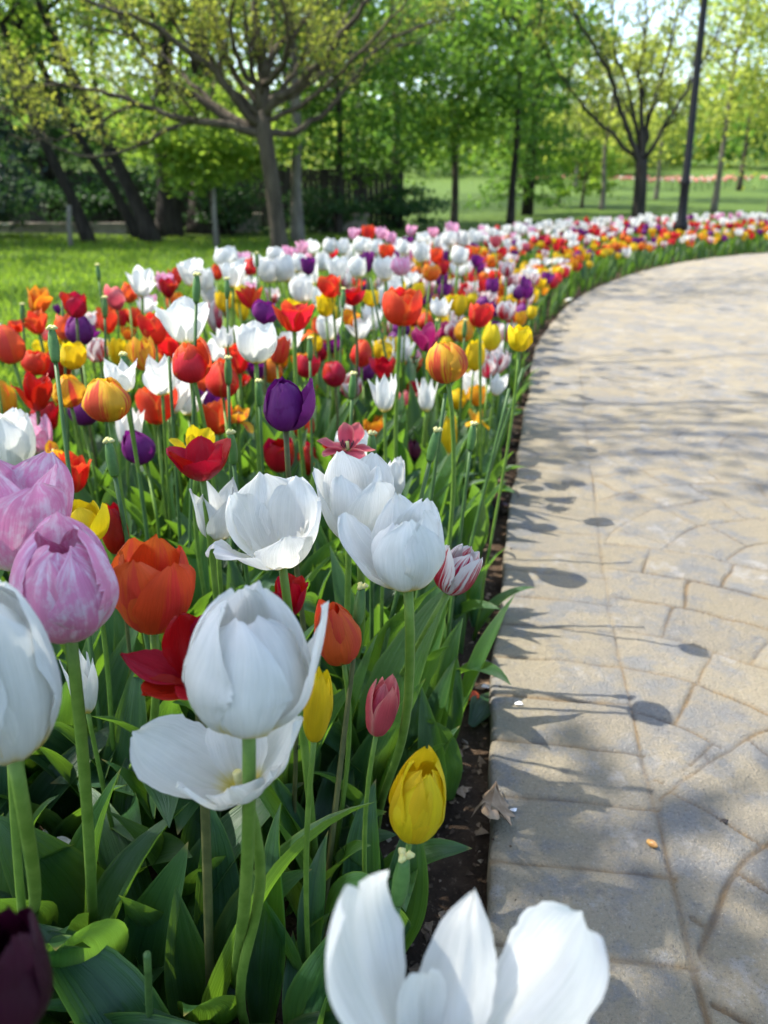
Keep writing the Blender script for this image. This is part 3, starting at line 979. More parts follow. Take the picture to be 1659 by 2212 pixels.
Bq = [(190, 1220, 290, 312, 'purple', 'egg'), (868, 632, 222, 220, 'red', 'cup'), (785, 570, 100, 130, 'white', 'cup'), (1155, 960, 236, 248, 'flame', 'egg'),
      (1025, 812, 175, 165, 'magenta', 'open'), (1112, 762, 90, 100, 'magenta', 'cup'), (290, 525, 135, 160, 'white', 'cup'), (500, 400, 130, 142, 'white', 'goblet'),
      (612, 395, 105, 122, 'white', 'cup'), (785, 405, 120, 142, 'white', 'cup'), (880, 385, 112, 112, 'pink', 'cup'), (200, 405, 120, 150, 'white', 'cup'), (135, 420, 90, 130, 'white', 'cup'),
      (65, 412, 100, 130, 'white', 'goblet'), (322, 385, 88, 105, 'purple', 'goblet'), (405, 360, 82, 110, 'white', 'cup'), (672, 360, 85, 125, 'purple', 'goblet'),
      (785, 308, 92, 66, 'red', 'goblet'), (642, 268, 100, 80, 'white', 'cup'), (726, 272, 80, 92, 'white', 'cup'), (532, 272, 80, 100, 'white', 'cup'), (442, 262, 80, 90, 'white', 'cup'),
      (290, 272, 76, 82, 'pink', 'goblet'), (238, 302, 62, 62, 'pink', 'cup'), (130, 325, 100, 90, 'white', 'cup'), (352, 268, 80, 90, 'white', 'cup'),
      (595, 192, 70, 72, 'pink', 'goblet'), (680, 190, 76, 90, 'red', 'goblet'), (755, 188, 72, 72, 'pink', 'goblet'), (812, 215, 64, 70, 'pink', 'cup'), (925, 168, 62, 66, 'pink', 'goblet'),
      (1065, 182, 60, 60, 'pink', 'goblet'), (1172, 168, 80, 62, 'pink', 'goblet'), (1018, 218, 80, 80, 'white', 'cup'), (1078, 240, 64, 84, 'white', 'cup'), (1000, 305, 92, 120, 'white', 'cup'),
      (880, 272, 82, 90, 'white', 'cup'), (970, 370, 52, 92, 'yellow', 'bud'), (916, 240, 62, 50, 'purple', 'goblet'), (1082, 325, 72, 92, 'red', 'goblet'), (1140, 335, 56, 90, 'purple', 'goblet'),
      (1210, 325, 100, 112, 'white', 'cup'), (1212, 395, 104, 104, 'white', 'open'), (1165, 222, 80, 90, 'white', 'cup'), (1242, 222, 72, 90, 'white', 'cup'), (1262, 315, 70, 80, 'red', 'goblet'),
      (1045, 425, 100, 96, 'orange', 'cup'), (1122, 392, 72, 86, 'red', 'goblet'), (1318, 350, 72, 66, 'purple', 'goblet'), (1332, 392, 66, 62, 'purple', 'goblet'), (1412, 355, 64, 76, 'orange', 'cup'),
      (1438, 240, 74, 62, 'rose', 'goblet'), (1278, 460, 86, 140, 'red', 'blown'), (1342, 510, 66, 120, 'red', 'cup'), (1415, 505, 76, 100, 'purple', 'cup'), (1425, 438, 66, 66, 'red', 'cup'),
      (1500, 402, 92, 90, 'striped', 'goblet'), (1542, 470, 66, 90, 'striped', 'cup'), (1502, 465, 72, 80, 'striped', 'cup'), (1625, 540, 70, 76, 'purple', 'goblet'), (1495, 648, 112, 112, 'striped', 'cup'),
      (1532, 692, 70, 80, 'red', 'cup'), (1495, 775, 102, 112, 'striped', 'cup'), (1342, 675, 145, 150, 'red', 'cup'), (1165, 600, 80, 90, 'yellow', 'cup'), (1212, 620, 80, 130, 'yellow', 'cup'),
      (1255, 765, 116, 132, 'gold', 'egg'), (1402, 806, 106, 165, 'yellow', 'egg'), (1575, 815, 140, 155, 'yellow', 'cup'), (1305, 920, 112, 176, 'yellow', 'cup'), (1135, 725, 72, 152, 'yellow', 'cup'),
      (1430, 1080, 116, 146, 'white', 'lily'), (1020, 1155, 126, 200, 'white', 'lily'), (776, 1145, 162, 232, 'white', 'lily'), (905, 1190, 110, 142, 'rose', 'cup'), (952, 1115, 104, 100, 'crimson', 'open'),
      (638, 906, 122, 160, 'red', 'egg'), (485, 1022, 132, 152, 'crimson', 'egg'), (395, 885, 96, 126, 'crimson', 'cup'), (498, 885, 86, 116, 'crimson', 'cup'), (312, 985, 142, 126, 'crimson', 'cup'),
      (420, 1150, 114, 132, 'red', 'cup'), (302, 1330, 130, 160, 'crimson', 'cup'), (165, 1510, 172, 200, 'crimson', 'cup'), (316, 1532, 142, 190, 'crimson', 'egg'), (430, 1530, 104, 160, 'crimson', 'cup'),
      (105, 1000, 130, 160, 'orange', 'egg'), (172, 938, 80, 120, 'gold', 'cup'), (440, 752, 146, 150, 'white', 'goblet'), (580, 695, 106, 112, 'orange', 'goblet'), (632, 752, 150, 140, 'white', 'open'),
      (705, 692, 120, 160, 'white', 'goblet'), (430, 620, 110, 130, 'yellow', 'goblet'), (236, 622, 92, 82, 'yellow', 'goblet'), (240, 690, 232, 180, 'red', 'open'), (235, 815, 160, 122, 'white', 'open'),
      (462, 520, 132, 100, 'red', 'goblet'), (655, 502, 70, 90, 'purple', 'cup'), (592, 562, 152, 110, 'crimson', 'open'), (702, 578, 100, 90, 'yellow', 'goblet'), (742, 492, 62, 80, 'striped', 'cup'),
      (982, 535, 72, 110, 'yellow', 'cup'), (1032, 508, 80, 110, 'striped', 'goblet'), (970, 492, 62, 80, 'striped', 'goblet'), (1080, 577, 56, 66, 'rose', 'egg'), (1105, 645, 122, 80, 'white', 'lily'),
      (800, 765, 70, 90, 'rose', 'cup'), (880, 882, 142, 160, 'white', 'open'), (770, 985, 152, 142, 'crimson', 'open'), (942, 975, 102, 112, 'crimson', 'open'), (1000, 920, 82, 100, 'pink', 'cup'),
      (622, 1122, 72, 152, 'white', 'cup'), (745, 1352, 130, 150, 'orange', 'goblet'), (555, 1392, 330, 180, 'rose', 'blown'), (572, 1512, 225, 130, 'white', 'cup'), (965, 1480, 76, 142, 'maroon', 'bud'),
      (1140, 1412, 112, 246, 'yellow', 'bud'), (1078, 1550, 82, 150, 'red', 'lily'), (1130, 890, 76, 90, 'yellow', 'cup'), (1640, 655, 60, 80, 'yellow', 'cup')]
for x, y, w, h, c, s in A:
    place_tulip(x * .3638, y * .3638 + 438.9, w * .3638, h * .3638, c, s)
for x, y, w, h, c, s in Bq:
    place_tulip(x * .3638 + 548.6, y * .3638 + 438.9, w * .3638, h * .3638, c, s)

# ---- bare stalks whose petals have dropped
STALKM = simple_mat('stalk_green', (.035, .085, .02), (.06, .125, .03), 50, .5, .2, .002)
STALKS = [  # top px, bottom px, depth of the top, has a pod
    (111, 705, 160, 1100, .92, 1), (226, 640, 228, 740, 1.6, 1), (425, 590, 422, 745, 1.15, 1), (134, 632, 142, 800, 1.7, 0), (265, 762, 282, 890, 1.15, 1), (233, 948, 262, 1100, .86, 1),
    (492, 770, 495, 880, 1.2, 1), (800, 600, 830, 760, 1.9, 0), (742, 622, 735, 790, 1.8, 1), (669, 728, 672, 885, 1.5, 1), (763, 804, 758, 905, 1.25, 1), (962, 850, 946, 970, 1.1, 0),
    (803, 932, 803, 1010, .98, 1), (945, 925, 918, 1040, .95, 1), (1100, 840, 1064, 990, 1.35, 0), (1130, 795, 1088, 930, 1.6, 0), (1023, 912, 1008, 1040, 1.15, 1), (782, 1262, 750, 1540, .80, 1),
    (497, 930, 505, 1000, .93, 1), (318, 2062, 332, 2230, .52, 0), (875, 1842, 858, 1960, .55, 1), (490, 600, 492, 720, 1.7, 1), (210, 570, 225, 700, 2.1, 1), (48, 655, 54, 760, 1.9, 1),
    (945, 690, 940, 760, 1.9, 1), (1108, 655, 1102, 740, 2.4, 0), (555, 545, 556, 620, 2.4, 1), (1005, 690, 1000, 780, 1.9, 1), (558, 820, 562, 900, 1.25, 1), (365, 770, 372, 880, 1.2, 0)]
for i, (x0, y0, x1, y1, d, pod) in enumerate(STALKS):
    rng = np.random.default_rng(900 + i)
    T = at_depth(x0, y0, d)
    Q = at_depth(x1, y1, d * 1.02)
    dirv = (T - Q) / max(.02, T[2] - Q[2])
    ft = T - np.clip(dirv, -.5, .5) * (T[2] - SOIL) if y0 < 2000 else gnd(330, 2300, SOIL)
    ft[2] = SOIL
    s_, off = bed_coord(ft[0], ft[1])
    root = empty('tulip_stalk', ft)
    ax = (T - ft) / np.linalg.norm(T - ft)
    loc = T - ft
    m = STEMB if i in (17,) else STALKM
    if pod:
        base = loc - ax * .042
        sp = bend_stem((0, 0, -.02), base, ax, 10)
        MB().tube(sp, np.linspace(.0036, .0026, 10), 8).build('stem', m, root)
        P = [base + ax * t for t in (-.001, .002, .010, .022, .033, .038)]
        MB().tube(P, [.004, .0052, .0062, .0064, .0048, .0034], 9).build('seed_pod', PODM, root)
        st = MB()
        for q in range(3):
            a = q * 2.094
            dd = np.array([math.cos(a), math.sin(a), 0]) * .004
            st.tube([base + ax * .037, base + ax * .041 + dd, base + ax * .0395 + dd * 1.7], [.0022, .003, .0016], 6)
        st.build('stigma', STIGM, root)
    else:
        sp = bend_stem((0, 0, -.02), loc, ax, 10)
        MB().tube(sp, np.linspace(.0036, .0027, 10), 8).build('stem', m, root)
    add_leaves(root, rng, 2, .95)
    FIXED.append(dict(px=x0, py=y0 + 10, w=14, h=40, d=d, color='green', shape='pod' if pod else 'cut', root=root, label=None, foot=ft, noun='stalk'))

# ---- the rest of the bed: more tulips by the same habits, colours by row
FR = np.random.default_rng(77)
FAR_N = 305 - sum(1 for f in FIXED if f['noun'] == 'tulip')
cand = []
s = 2.35
while s < SMAX - .05:
    stp = .098 if s < 7 else .135
    off = .06
    while off < bedw(s) - .02:
        a, b = s + FR.normal(0, .035), off + FR.normal(0, .03)
        if .04 < b < bedw(s) and a < SMAX and (a > 3.1 or b > .5):
            cand.append((a, b))
        off += stp
    s += stp
ex = np.array([(f['px'], f['py'], f['w']) for f in FIXED])
rows = []
for a, b in cand:
    e, n = edge(a)[0], edge_n(a)[0]
    x, y = e - n * b
    f = b / bedw(a)
    d0 = y / math.cos(PITCH)
    far = a > 5.2
    r = FR.random()
    if f < .38:
        c = FR.choice(['yellow', 'gold', 'orange', 'red', 'striped', 'purple', 'white'], p=[.36, .14, .14, .13, .09, .08, .06] if far else [.24, .08, .1, .18, .18, .16, .06])
        hgt = FR.uniform(.24, .34)
    elif f < .68:
        c = FR.choice(['red', 'white', 'purple', 'orange', 'crimson', 'scarlet', 'yellow', 'striped', 'rose'], p=[.2, .24, .12, .1, .09, .08, .08, .04, .05])
        hgt = FR.uniform(.33, .43)
    else:
        c = FR.choice(['white', 'pink', 'red', 'purple', 'rose'], p=[.62, .2, .09, .04, .05])
        hgt = FR.uniform(.40, .50)
    hgt *= 1 - .26 * min(1, max(0, (a - 4.2) / 2.5))
    if a < 4.4 and f > .5:
        c = FR.choice(['white', 'red', 'crimson', 'pink', 'scarlet', 'orange', 'yellow', 'purple'], p=[.3, .2, .1, .08, .12, .08, .08, .04])
    px, py, t = project((x, y, SOIL + hgt + .03))
    if t < .4 or px < -40 or px > 1720 or py < 380:
        continue
    w = {'white': .070, 'pink': .062, 'yellow': .05, 'gold': .052}.get(c, .058) * (1 if a < 5 else 1.12) * F / t
    dd = np.hypot(ex[:, 0] - px, (ex[:, 1] - py) * .8)
    if (dd < .30 * (ex[:, 2] + w) * .8).any() and a < 5.5:
        continue
    rows.append((t, x, y, hgt, c, px, py, w, f))
rows.sort(key=lambda q: q[0])
PROTO = {}


def proto(color):
    if color not in PROTO:
        out = []
        for q, sh in enumerate({'white': ['cup', 'goblet', 'open', 'lily', 'cup'], 'pink': ['goblet', 'cup', 'open'], 'yellow': ['cup', 'bud', 'egg', 'goblet'], 'striped': ['cup', 'goblet', 'cup'],
                                'purple': ['cup', 'goblet', 'egg']}.get(color, ['cup', 'goblet', 'open', 'egg', 'blown', 'bud'])):
            rng = np.random.default_rng(abs(hash(('x', q, len(color)))) % 9999 if False else q * 31 + len(color) * 7 + ord(color[0]))
            pts = bloom_petals(sh, rng, rng.uniform(0, 120), None, hi=False)
            ap = np.concatenate([p.reshape(-1, 3) for p, _ in pts])
            k = 1 / max(np.ptp(ap[:, 0]), .3)
            m = MB()
            kz = {'open': .85}.get(sh, 1.18) / np.ptp(ap[:, 2])
            for P, UV in pts:
                m.grid(P * (k, k, kz), UV)
            out.append((sh, m.data('tulip_bloom', PM[color]), m))
        PROTO[color] = out
    return PROTO[color]


STEMU = MB().tube([(0, 0, -.05), (.004, 0, .3), (.006, .002, .7), (0, 0, 1)], [.0036, .0034, .003, .003], 5).data('tulip_stem', STEMM)
LOW = [MB().grid(P, UV).data('tulip_leaf', LEAFM) for P, UV in LEAVES_LO]
ind, rest = rows[:FAR_N], rows[FAR_N:]
for t, x, y, hgt, c, px, py, w, f in ind:
    rng = np.random.default_rng(int(px * 13 + py * 57))
    root = empty('tulip', (x, y, SOIL))
    sh, me, _ = proto(c)[rng.integers(len(proto(c)))]
    b = link('bloom', me, root, (0, 0, hgt), rng.uniform(0, 6.28), w * t / F * rng.uniform(.9, 1.12))
    b.rotation_euler[0], b.rotation_euler[1] = rng.normal(0, .17, 2)
    link('stem', STEMU, root, (0, 0, 0), rng.uniform(0, 6.28), (1, 1, hgt + .003))
    add_leaves(root, rng, 2, .92, None, LOW if t > 3 else None)
    FIXED.append(dict(px=px, py=py, w=w, h=w * 1.2, d=t, color=c, shape=sh, root=root, label=None, foot=np.array((x, y, SOIL)), noun='tulip'))

# the far end of the bed, past counting
mats = [PM[c] for c in sorted(PM)] + [STEMM, LEAFM]
mi = {c: i for i, c in enumerate(sorted(PM))}
drift = MB()
for t, x, y, hgt, c, px, py, w, f in rest:
    rng = np.random.default_rng(int(px * 13 + py * 57))
    sh, me, m = proto(c)[rng.integers(len(proto(c)))]
    a = rng.uniform(0, 6.28)
    R = np.array(Matrix.Rotation(a, 3, 'Z') @ Matrix.Rotation(rng.normal(0, .1), 3, 'X'))
    k = w * t / F * rng.uniform(.9, 1.12)
    V = np.concatenate(m.v) @ R.T * k + (x, y, SOIL + hgt)
    drift.add(V, m.f, mi[c], np.concatenate(m.uv))
    drift.tube([(x, y, SOIL), (x + .004, y, SOIL + hgt)], .003, 4, len(mats) - 2, cap=False)
tag(drift.build('distant_tulips', mats), 'far drift of white, pink, orange and yellow tulips along the path bend', 'tulips', kind='stuff')

# leaves that fill the bed between the blooms
fill = MB()
GR = np.random.default_rng(21)
s = .2
while s < SMAX:
    st = .05 if s < 3 else (.06 if s < 6 else .085)
    off = .07
    while off < bedw(s):
        if GR.random() < .9:
            a, b = s + GR.normal(0, .02), off + GR.normal(0, .02)
            e, n = edge(min(a, SMAX))[0], edge_n(min(a, SMAX))[0]
            x, y = e - n * max(b, .06)
            px, py, t = project((x, y, .1))
            if y > .75 and -150 < px < 1800 and (s > 1.55):
                P, UV = LEAVES_LO[GR.integers(10)]
                if t < 2.2:
                    P, UV = leaf_mesh(GR, GR.uniform(.22, .33), GR.uniform(.04, .068), list(np.cumsum([GR.uniform(3, 14), 5, 9, 15, 20])), fold=.7, twist=GR.uniform(-.7, .7), nu=5, nv=9)
                q = GR.uniform(.75, 1.12) * (1.12 if s < 4.5 else 1) * (.7 if off < .15 else 1)
                an = GR.uniform(0, 6.28)
                R = np.array([[math.cos(an), -math.sin(an), 0], [math.sin(an), math.cos(an), 0], [0, 0, 1]])
                V = P.reshape(-1, 3) @ R.T * q + (x, y, SOIL)
                nv_, nu_ = P.shape[:2]
                fs = [(i * nu_ + j, i * nu_ + j + 1, (i + 1) * nu_ + j + 1, (i + 1) * nu_ + j) for i in range(nv_ - 1) for j in range(nu_ - 1)]
                fill.add(V, fs, 0, UV.reshape(-1, 2))
        off += st
    s += st
tag(fill.build('tulip_leaves', LEAFM), 'dense grey-green tulip leaves filling the bed between the stems', 'foliage', kind='stuff')

# leaf clumps without a bloom in the near corner of the bed
CR = np.random.default_rng(4)
for i in range(100):
    for _ in range(60):
        s_, off = CR.uniform(1.25, 2.5 if i < 60 else 3.1), CR.uniform(.10, .9)
        e, n = edge(s_)[0], edge_n(s_)[0]
        x, y = e - n * off
        if y < .36 or y > 1.7:
            continue
        if all(math.hypot(x - q[0], y - q[1]) > .055 for q in [(r['foot'][0], r['foot'][1]) for r in FIXED if r['noun'] != 'far']):
            break
    root = empty('tulip_plant', (x, y, SOIL))
    edgey = off < .18
    add_leaves(root, CR, 4, CR.uniform(.75, .98) if y < .7 else CR.uniform(.82, 1.04))
    px, py, t = project((x, y, .1))
    FIXED.append(dict(px=px, py=py, w=30, h=40, d=t, color='leafy', shape='leafy', root=root, label=None, foot=np.array((x, y, SOIL)), noun='plant'))

# ------------------------------------------------------------------ say which one each plant is
CW = {'white': 'white', 'red': 'red', 'scarlet': 'orange-red', 'crimson': 'crimson', 'yellow': 'yellow', 'gold': 'golden', 'flame': 'flame-streaked', 'orange': 'orange', 'purple': 'purple',
      'maroon': 'maroon', 'magenta': 'magenta', 'striped': 'red-striped', 'pink': 'pink', 'rose': 'rose', 'coral': 'coral'}
SW = {'cup': 'cupped', 'egg': 'closed', 'goblet': 'upright', 'open': 'open', 'wide': 'wide-open', 'lily': 'pointed', 'bud': 'narrow', 'blown': 'overblown'}


def zone(r):
    s_, off = bed_coord(r['foot'][0], r['foot'][1])
    f = off / bedw(s_)
    return 'by the path' if f < .3 else ('by the lawn' if f > .72 else 'mid bed')


FL = [r for r in FIXED if r['noun'] == 'tulip']
fx = np.array([r['px'] for r in FL])
fy = np.array([r['py'] for r in FL])
fw = np.array([r['w'] for r in FL])


def facts(r):
    dx, dy = fx - r['px'], fy - r['py']
    dist = np.hypot(dx, dy)
    dist[dist < 1] = 1e9
    out = {}
    for key, ok in (('L', (dx < 0) & (np.abs(dy) < np.abs(dx))), ('R', (dx > 0) & (np.abs(dy) < np.abs(dx))), ('B', (dy < 0) & (np.abs(dx) < np.abs(dy))), ('F', (dy > 0) & (np.abs(dx) < np.abs(dy)))):
        q = np.where(ok, dist, 1e9)
        i = int(np.argmin(q))
        out[key] = CW[FL[i]['color']] if q[i] < 1e8 else 'no'
    lat = sorted([out['L'], out['R']])
    z = zone(r)
    if r['noun'] == 'tulip':
        head = f"{SW[r['shape']]} {CW[r['color']]} tulip"
        if r['d'] > 2.6:
            head = 'far ' + head
    elif r['noun'] == 'stalk':
        head = 'bare podded stalk' if r['shape'] == 'pod' else 'bare cut green stalk'
    else:
        head = 'bloomless tulip plant'
    bet = f"between {lat[0]} and {lat[1]} tulips" if lat[0] != lat[1] else f"between two {lat[0]} tulips"
    return [head, z, bet, f"behind a {out['F']} one" if out['F'] != 'no' else '', f"in front of a {out['B']} one" if out['B'] != 'no' else '']


auto = [r for r in FIXED if not r['label']]
FA = [facts(r) for r in auto]
if True:
    combos = [(0, 1), (0, 2), (0, 1, 3), (0, 1, 4), (0, 1, 2), (0, 2, 3), (0, 2, 4), (0, 1, 2, 3), (0, 1, 2, 4)]
    for i, r in enumerate(auto):
        for c in combos:
            t = tuple(FA[i][k] for k in c)
            if '' in t:
                continue
            lab = (' '.join(t[:2])) + (', ' + ', '.join(t[2:]) if len(t) > 2 else '')
            if len(lab.split()) <= 16 and sum(all(FA[j][k] == FA[i][k] for k in c) for j in range(len(auto))) == 1:
                r['label'] = lab
                break
    left = {}
    for i, r in enumerate(auto):
        if not r['label']:
            left.setdefault(FA[i][0], []).append(i)
    for head, ids in left.items():
        ids.sort(key=lambda i: auto[i]['px'])
        for i in ids:
            t = FA[i]
            extra = t[3] or t[4]
            same = [j for j in range(len(auto)) if FA[j][0] == t[0] and FA[j][1] == t[1] and (FA[j][3] or FA[j][4]) == extra]
            same.sort(key=lambda j: auto[j]['d'])
            k = same.index(i)
            word = ['nearest', 'second nearest', 'third nearest', 'fourth nearest', 'fifth nearest', 'sixth nearest', 'seventh nearest', 'eighth nearest', 'ninth nearest'][min(k, 8)]
            auto[i]['label'] = f"{word} {t[0]} {t[1]}{', ' + extra if extra else ''}"
for r in FIXED:
    if r['noun'] == 'tulip':
        tag(r['root'], r['label'], 'tulip', 'tulips growing in the flower bed')
    elif r['noun'] == 'stalk':
        tag(r['root'], r['label'], 'tulip stalk', 'tulip stalks that have lost their petals')
    else:
        tag(r['root'], r['label'], 'plant', 'tulip plants without a bloom')
#@@REST
# ------------------------------------------------------------------ trees
FOL = {
    'spring': foliage_mat('young_leaves', (.12, .17, .025), (.21, .24, .04), (.46, .52, .07), .5),
    'bright': foliage_mat('bright_leaves', (.085, .175, .022), (.13, .225, .035), (.36, .54, .06), .55),
    'mid': foliage_mat('green_leaves', (.048, .12, .02), (.085, .165, .03), (.22, .42, .05), .5),
    'dark': foliage_mat('dark_leaves', (.025, .065, .026), (.045, .10, .032), (.08, .20, .04), .35),
    'olive': foliage_mat('olive_leaves', (.12, .165, .035), (.19, .22, .05), (.50, .58, .09), .6),
    'conifer': foliage_mat('needles', (.012, .028, .02), (.03, .055, .038), (.02, .05, .03), .15),
}


def leafcards(centers, size, rng, aspect=.62):
    n = len(centers)
    a = rng.normal(size=(n, 3))
    a /= np.linalg.norm(a, axis=1)[:, None]
    nr = rng.normal(size=(n, 3)) + np.array([0, 0, .7])
    b = np.cross(nr, a)
    b /= np.linalg.norm(b, axis=1)[:, None] + 1e-9
    s = size * rng.uniform(.6, 1.25, n)[:, None]
    c = np.asarray(centers)
    nn = np.cross(a, b) * s * .12
    V = np.stack([c - a * s * .5, c + b * s * aspect * .5 - nn - a * s * .08, c + a * s * .5, c - b * s * aspect * .5 - nn - a * s * .08], 1).reshape(-1, 3)
    return V, n


def cards_mesh(name, parts, mats):
    """parts: list of (V, n); one mesh, material index per list entry"""
    V = np.concatenate([p[0] for p in parts])
    n = len(V) // 4
    me = bpy.data.meshes.new(name)
    me.vertices.add(len(V))
    me.vertices.foreach_set('co', V.astype(np.float32).ravel())
    me.loops.add(n * 4)
    me.loops.foreach_set('vertex_index', np.arange(n * 4, dtype=np.int32))
    me.polygons.add(n)
    me.polygons.foreach_set('loop_start', np.arange(0, n * 4, 4, dtype=np.int32))
    me.polygons.foreach_set('loop_total', np.full(n, 4, np.int32))
    for m in mats:
        me.materials.append(m)
    idx = np.concatenate([np.full(p[1], i, np.int32) for i, p in enumerate(parts)])
    me.polygons.foreach_set('material_index', idx)
    me.update(calc_edges=True)
    return me


def crown_cards(rx, ry, rz, n, leaf, rng, nclump=60, cr=.28, hollow=.45, flat=1.0):
    """clumps of leaves through an ellipsoid, thicker towards the outside, with gaps"""
    d = rng.normal(size=(nclump, 3))
    d /= np.linalg.norm(d, axis=1)[:, None]
    rad = rng.uniform(hollow, 1.0, nclump) ** .6
    wob = 1 + .22 * np.sin(3 * d[:, 0] + 5 * d[:, 2] + rng.uniform(0, 6)) * np.cos(4 * d[:, 1] + rng.uniform(0, 6))
    c = d * (rad * wob)[:, None] * np.array([rx, ry, rz])
    sz = rng.uniform(.5, 1.3, nclump)
    pick = rng.choice(nclump, n, p=sz / sz.sum())
    off = rng.normal(size=(n, 3)) * cr * np.array([rx, ry, rz * .55 * flat]) * sz[pick][:, None]
    return leafcards(c[pick] + off, leaf, rng)


def limb(mb, pts, r0, r1, rng, tips, twig=.5, sub=5, sublen=.9, upw=.4, lvl=1):
    pts = np.asarray(pts, float)
    k = np.concatenate([[0], np.cumsum(np.linalg.norm(np.diff(pts, axis=0), axis=1))])
    n = max(6, int(k[-1] / .12))
    t = np.linspace(0, k[-1], n)
    P = spline(np.column_stack([k, pts]), t)
    P[1:-1] += rng.normal(0, .012, (n - 2, 3))
    R = r0 + (r1 - r0) * (t / k[-1]) ** .8
    mb.tube(P, R, 7 if r0 > .02 else 5, cap=True)
    if lvl <= 0:
        for q in np.linspace(n // 3, n - 1, 4).astype(int):
            tips.append(P[q])
        return
    for _ in range(sub):
        i = int(rng.uniform(.22, .98) * (n - 1))
        dv = P[min(n - 1, i + 1)] - P[max(0, i - 1)]
        dv /= np.linalg.norm(dv) + 1e-9
        o = rng.normal(size=3)
        o[2] = abs(o[2]) * .5 + upw * .4
        o /= np.linalg.norm(o)
        d2 = dv * .75 + o * .75
        L = sublen * rng.uniform(.5, 1.2)
        q = [P[i]]
        for m in range(4):
            d2 = d2 / np.linalg.norm(d2) + np.array([0, 0, .1 * upw]) + rng.normal(0, .13, 3)
            q.append(q[-1] + d2 / np.linalg.norm(d2) * L / 4)
        limb(mb, q, max(.004, R[i] * .55), .003, rng, tips, twig, max(2, sub - 2), sublen * .55, upw, lvl - 1)


def PP(pxs, Y, dy=0.0):
    n = len(pxs)
    return [at_plane(x, y, Y + dy * i / max(1, n - 1)) for i, (x, y) in enumerate(pxs)]


def main_tree():
    rng = np.random.default_rng(31)
    b = gnd(607, 548, SOIL - .02)
    Y = b[1]
    root = empty('spreading_tree', (b[0], b[1], SOIL), 'spreading tree with bare low limbs and sparse yellow-green leaves on the lawn edge', 'tree')
    org = np.array(root.location)
    mb = MB()
    tips = []
    tr = PP([(608, 556), (603, 520), (597, 470), (590, 410), (581, 350), (570, 285), (570, 240)], Y)
    mb.tube(np.array(tr) - org, [.15, .115, .104, .098, .1, .105, .08], 12)
    L = [
        ([(566, 292), (516, 278), (436, 263), (367, 248), (293, 223), (198, 193), (99, 183), (20, 195)], -.5, .055, .012),
        ([(560, 288), (486, 253), (422, 213), (367, 179), (317, 129), (288, 74), (258, 35), (225, -20), (200, -70)], .4, .06, .015),
        ([(560, 270), (511, 218), (461, 154), (412, 114), (357, 74), (298, 40), (200, 5), (120, -30)], -.9, .06, .012),
        ([(562, 235), (545, 205), (511, 174), (486, 109), (461, 50), (446, 0), (430, -60), (420, -110)], .6, .05, .014),
        ([(569, 285), (571, 218), (568, 149), (556, 64), (548, 0), (540, -70), (545, -150)], .1, .085, .02),
        ([(575, 250), (592, 218), (645, 188), (704, 119), (759, 45), (793, 0), (830, -50), (860, -110)], -.5, .065, .014),
        ([(572, 165), (595, 109), (640, 60), (680, 15), (715, -40)], .7, .045, .012),
        ([(574, 290), (600, 288), (635, 283), (694, 248), (764, 169), (823, 99), (900, 60), (985, 40)], .8, .045, .01),
        ([(578, 240), (620, 215), (680, 172), (740, 124), (823, 107), (910, 92)], 1.2, .042, .01),
        ([(436, 263), (405, 265), (367, 278), (298, 317), (208, 337), (119, 317), (50, 265), (0, 228)], -1.1, .03, .008),
        ([(293, 223), (238, 253), (149, 293), (74, 305), (20, 290)], -.8, .025, .007),
        ([(566, 200), (520, 140), (500, 70), (505, 0), (515, -70)], -1.2, .045, .012),
        ([(570, 180), (610, 140), (622, 70), (610, 0), (630, -70)], -1.4, .045, .012),
        ([(545, 280), (470, 230), (390, 160), (330, 100), (250, 70), (170, 60)], 1.6, .045, .01),
        ([(566, 240), (545, 150), (533, 60), (520, -40), (515, -110)], -.4, .04, .01),
        ([(572, 200), (588, 100), (585, 0), (575, -90)], 1.1, .04, .01),
        ([(560, 250), (500, 190), (430, 120), (380, 60), (335, -20)], -.3, .042, .01),
        ([(575, 235), (625, 170), (680, 100), (730, 20), (765, -60)], 1.0, .042, .01),
        ([(574, 262), (640, 235), (700, 190), (770, 120), (850, 40), (900, -20)], -1.0, .036, .009),
    ]
    for pts, dy, r0, r1 in L:
        limb(mb, np.array(PP(pts, Y, dy)) - org, r0 * 1.05, r1 * 1.1, rng, tips, sub=7, sublen=.75, upw=.45, lvl=2)
    mb.build('trunk', BARK, root)
    tips = np.array(tips)
    c = np.repeat(tips, 9, axis=0)
    keep = rng.random(len(c)) < .45
    c = c[keep] + rng.normal(0, .06, (keep.sum(), 3))
    me = cards_mesh('crown', [leafcards(c, .046, rng, .7)], [FOL['spring']])
    link('crown', me, root)


main_tree()


def place(px, Y):
    return (px - CX) / F * Y / math.cos(PITCH) * (math.cos(PITCH) + 706 / F * math.sin(PITCH)) * math.cos(PITCH)


CP = {}


def crown_proto(key, kind, rx, ry, rz, n, leaf, seed, **kw):
    if key not in CP:
        rng = np.random.default_rng(seed)
        CP[key] = cards_mesh('crown', [crown_cards(rx, ry, rz, n, leaf, rng, **kw)], [FOL[kind]])
    return CP[key]


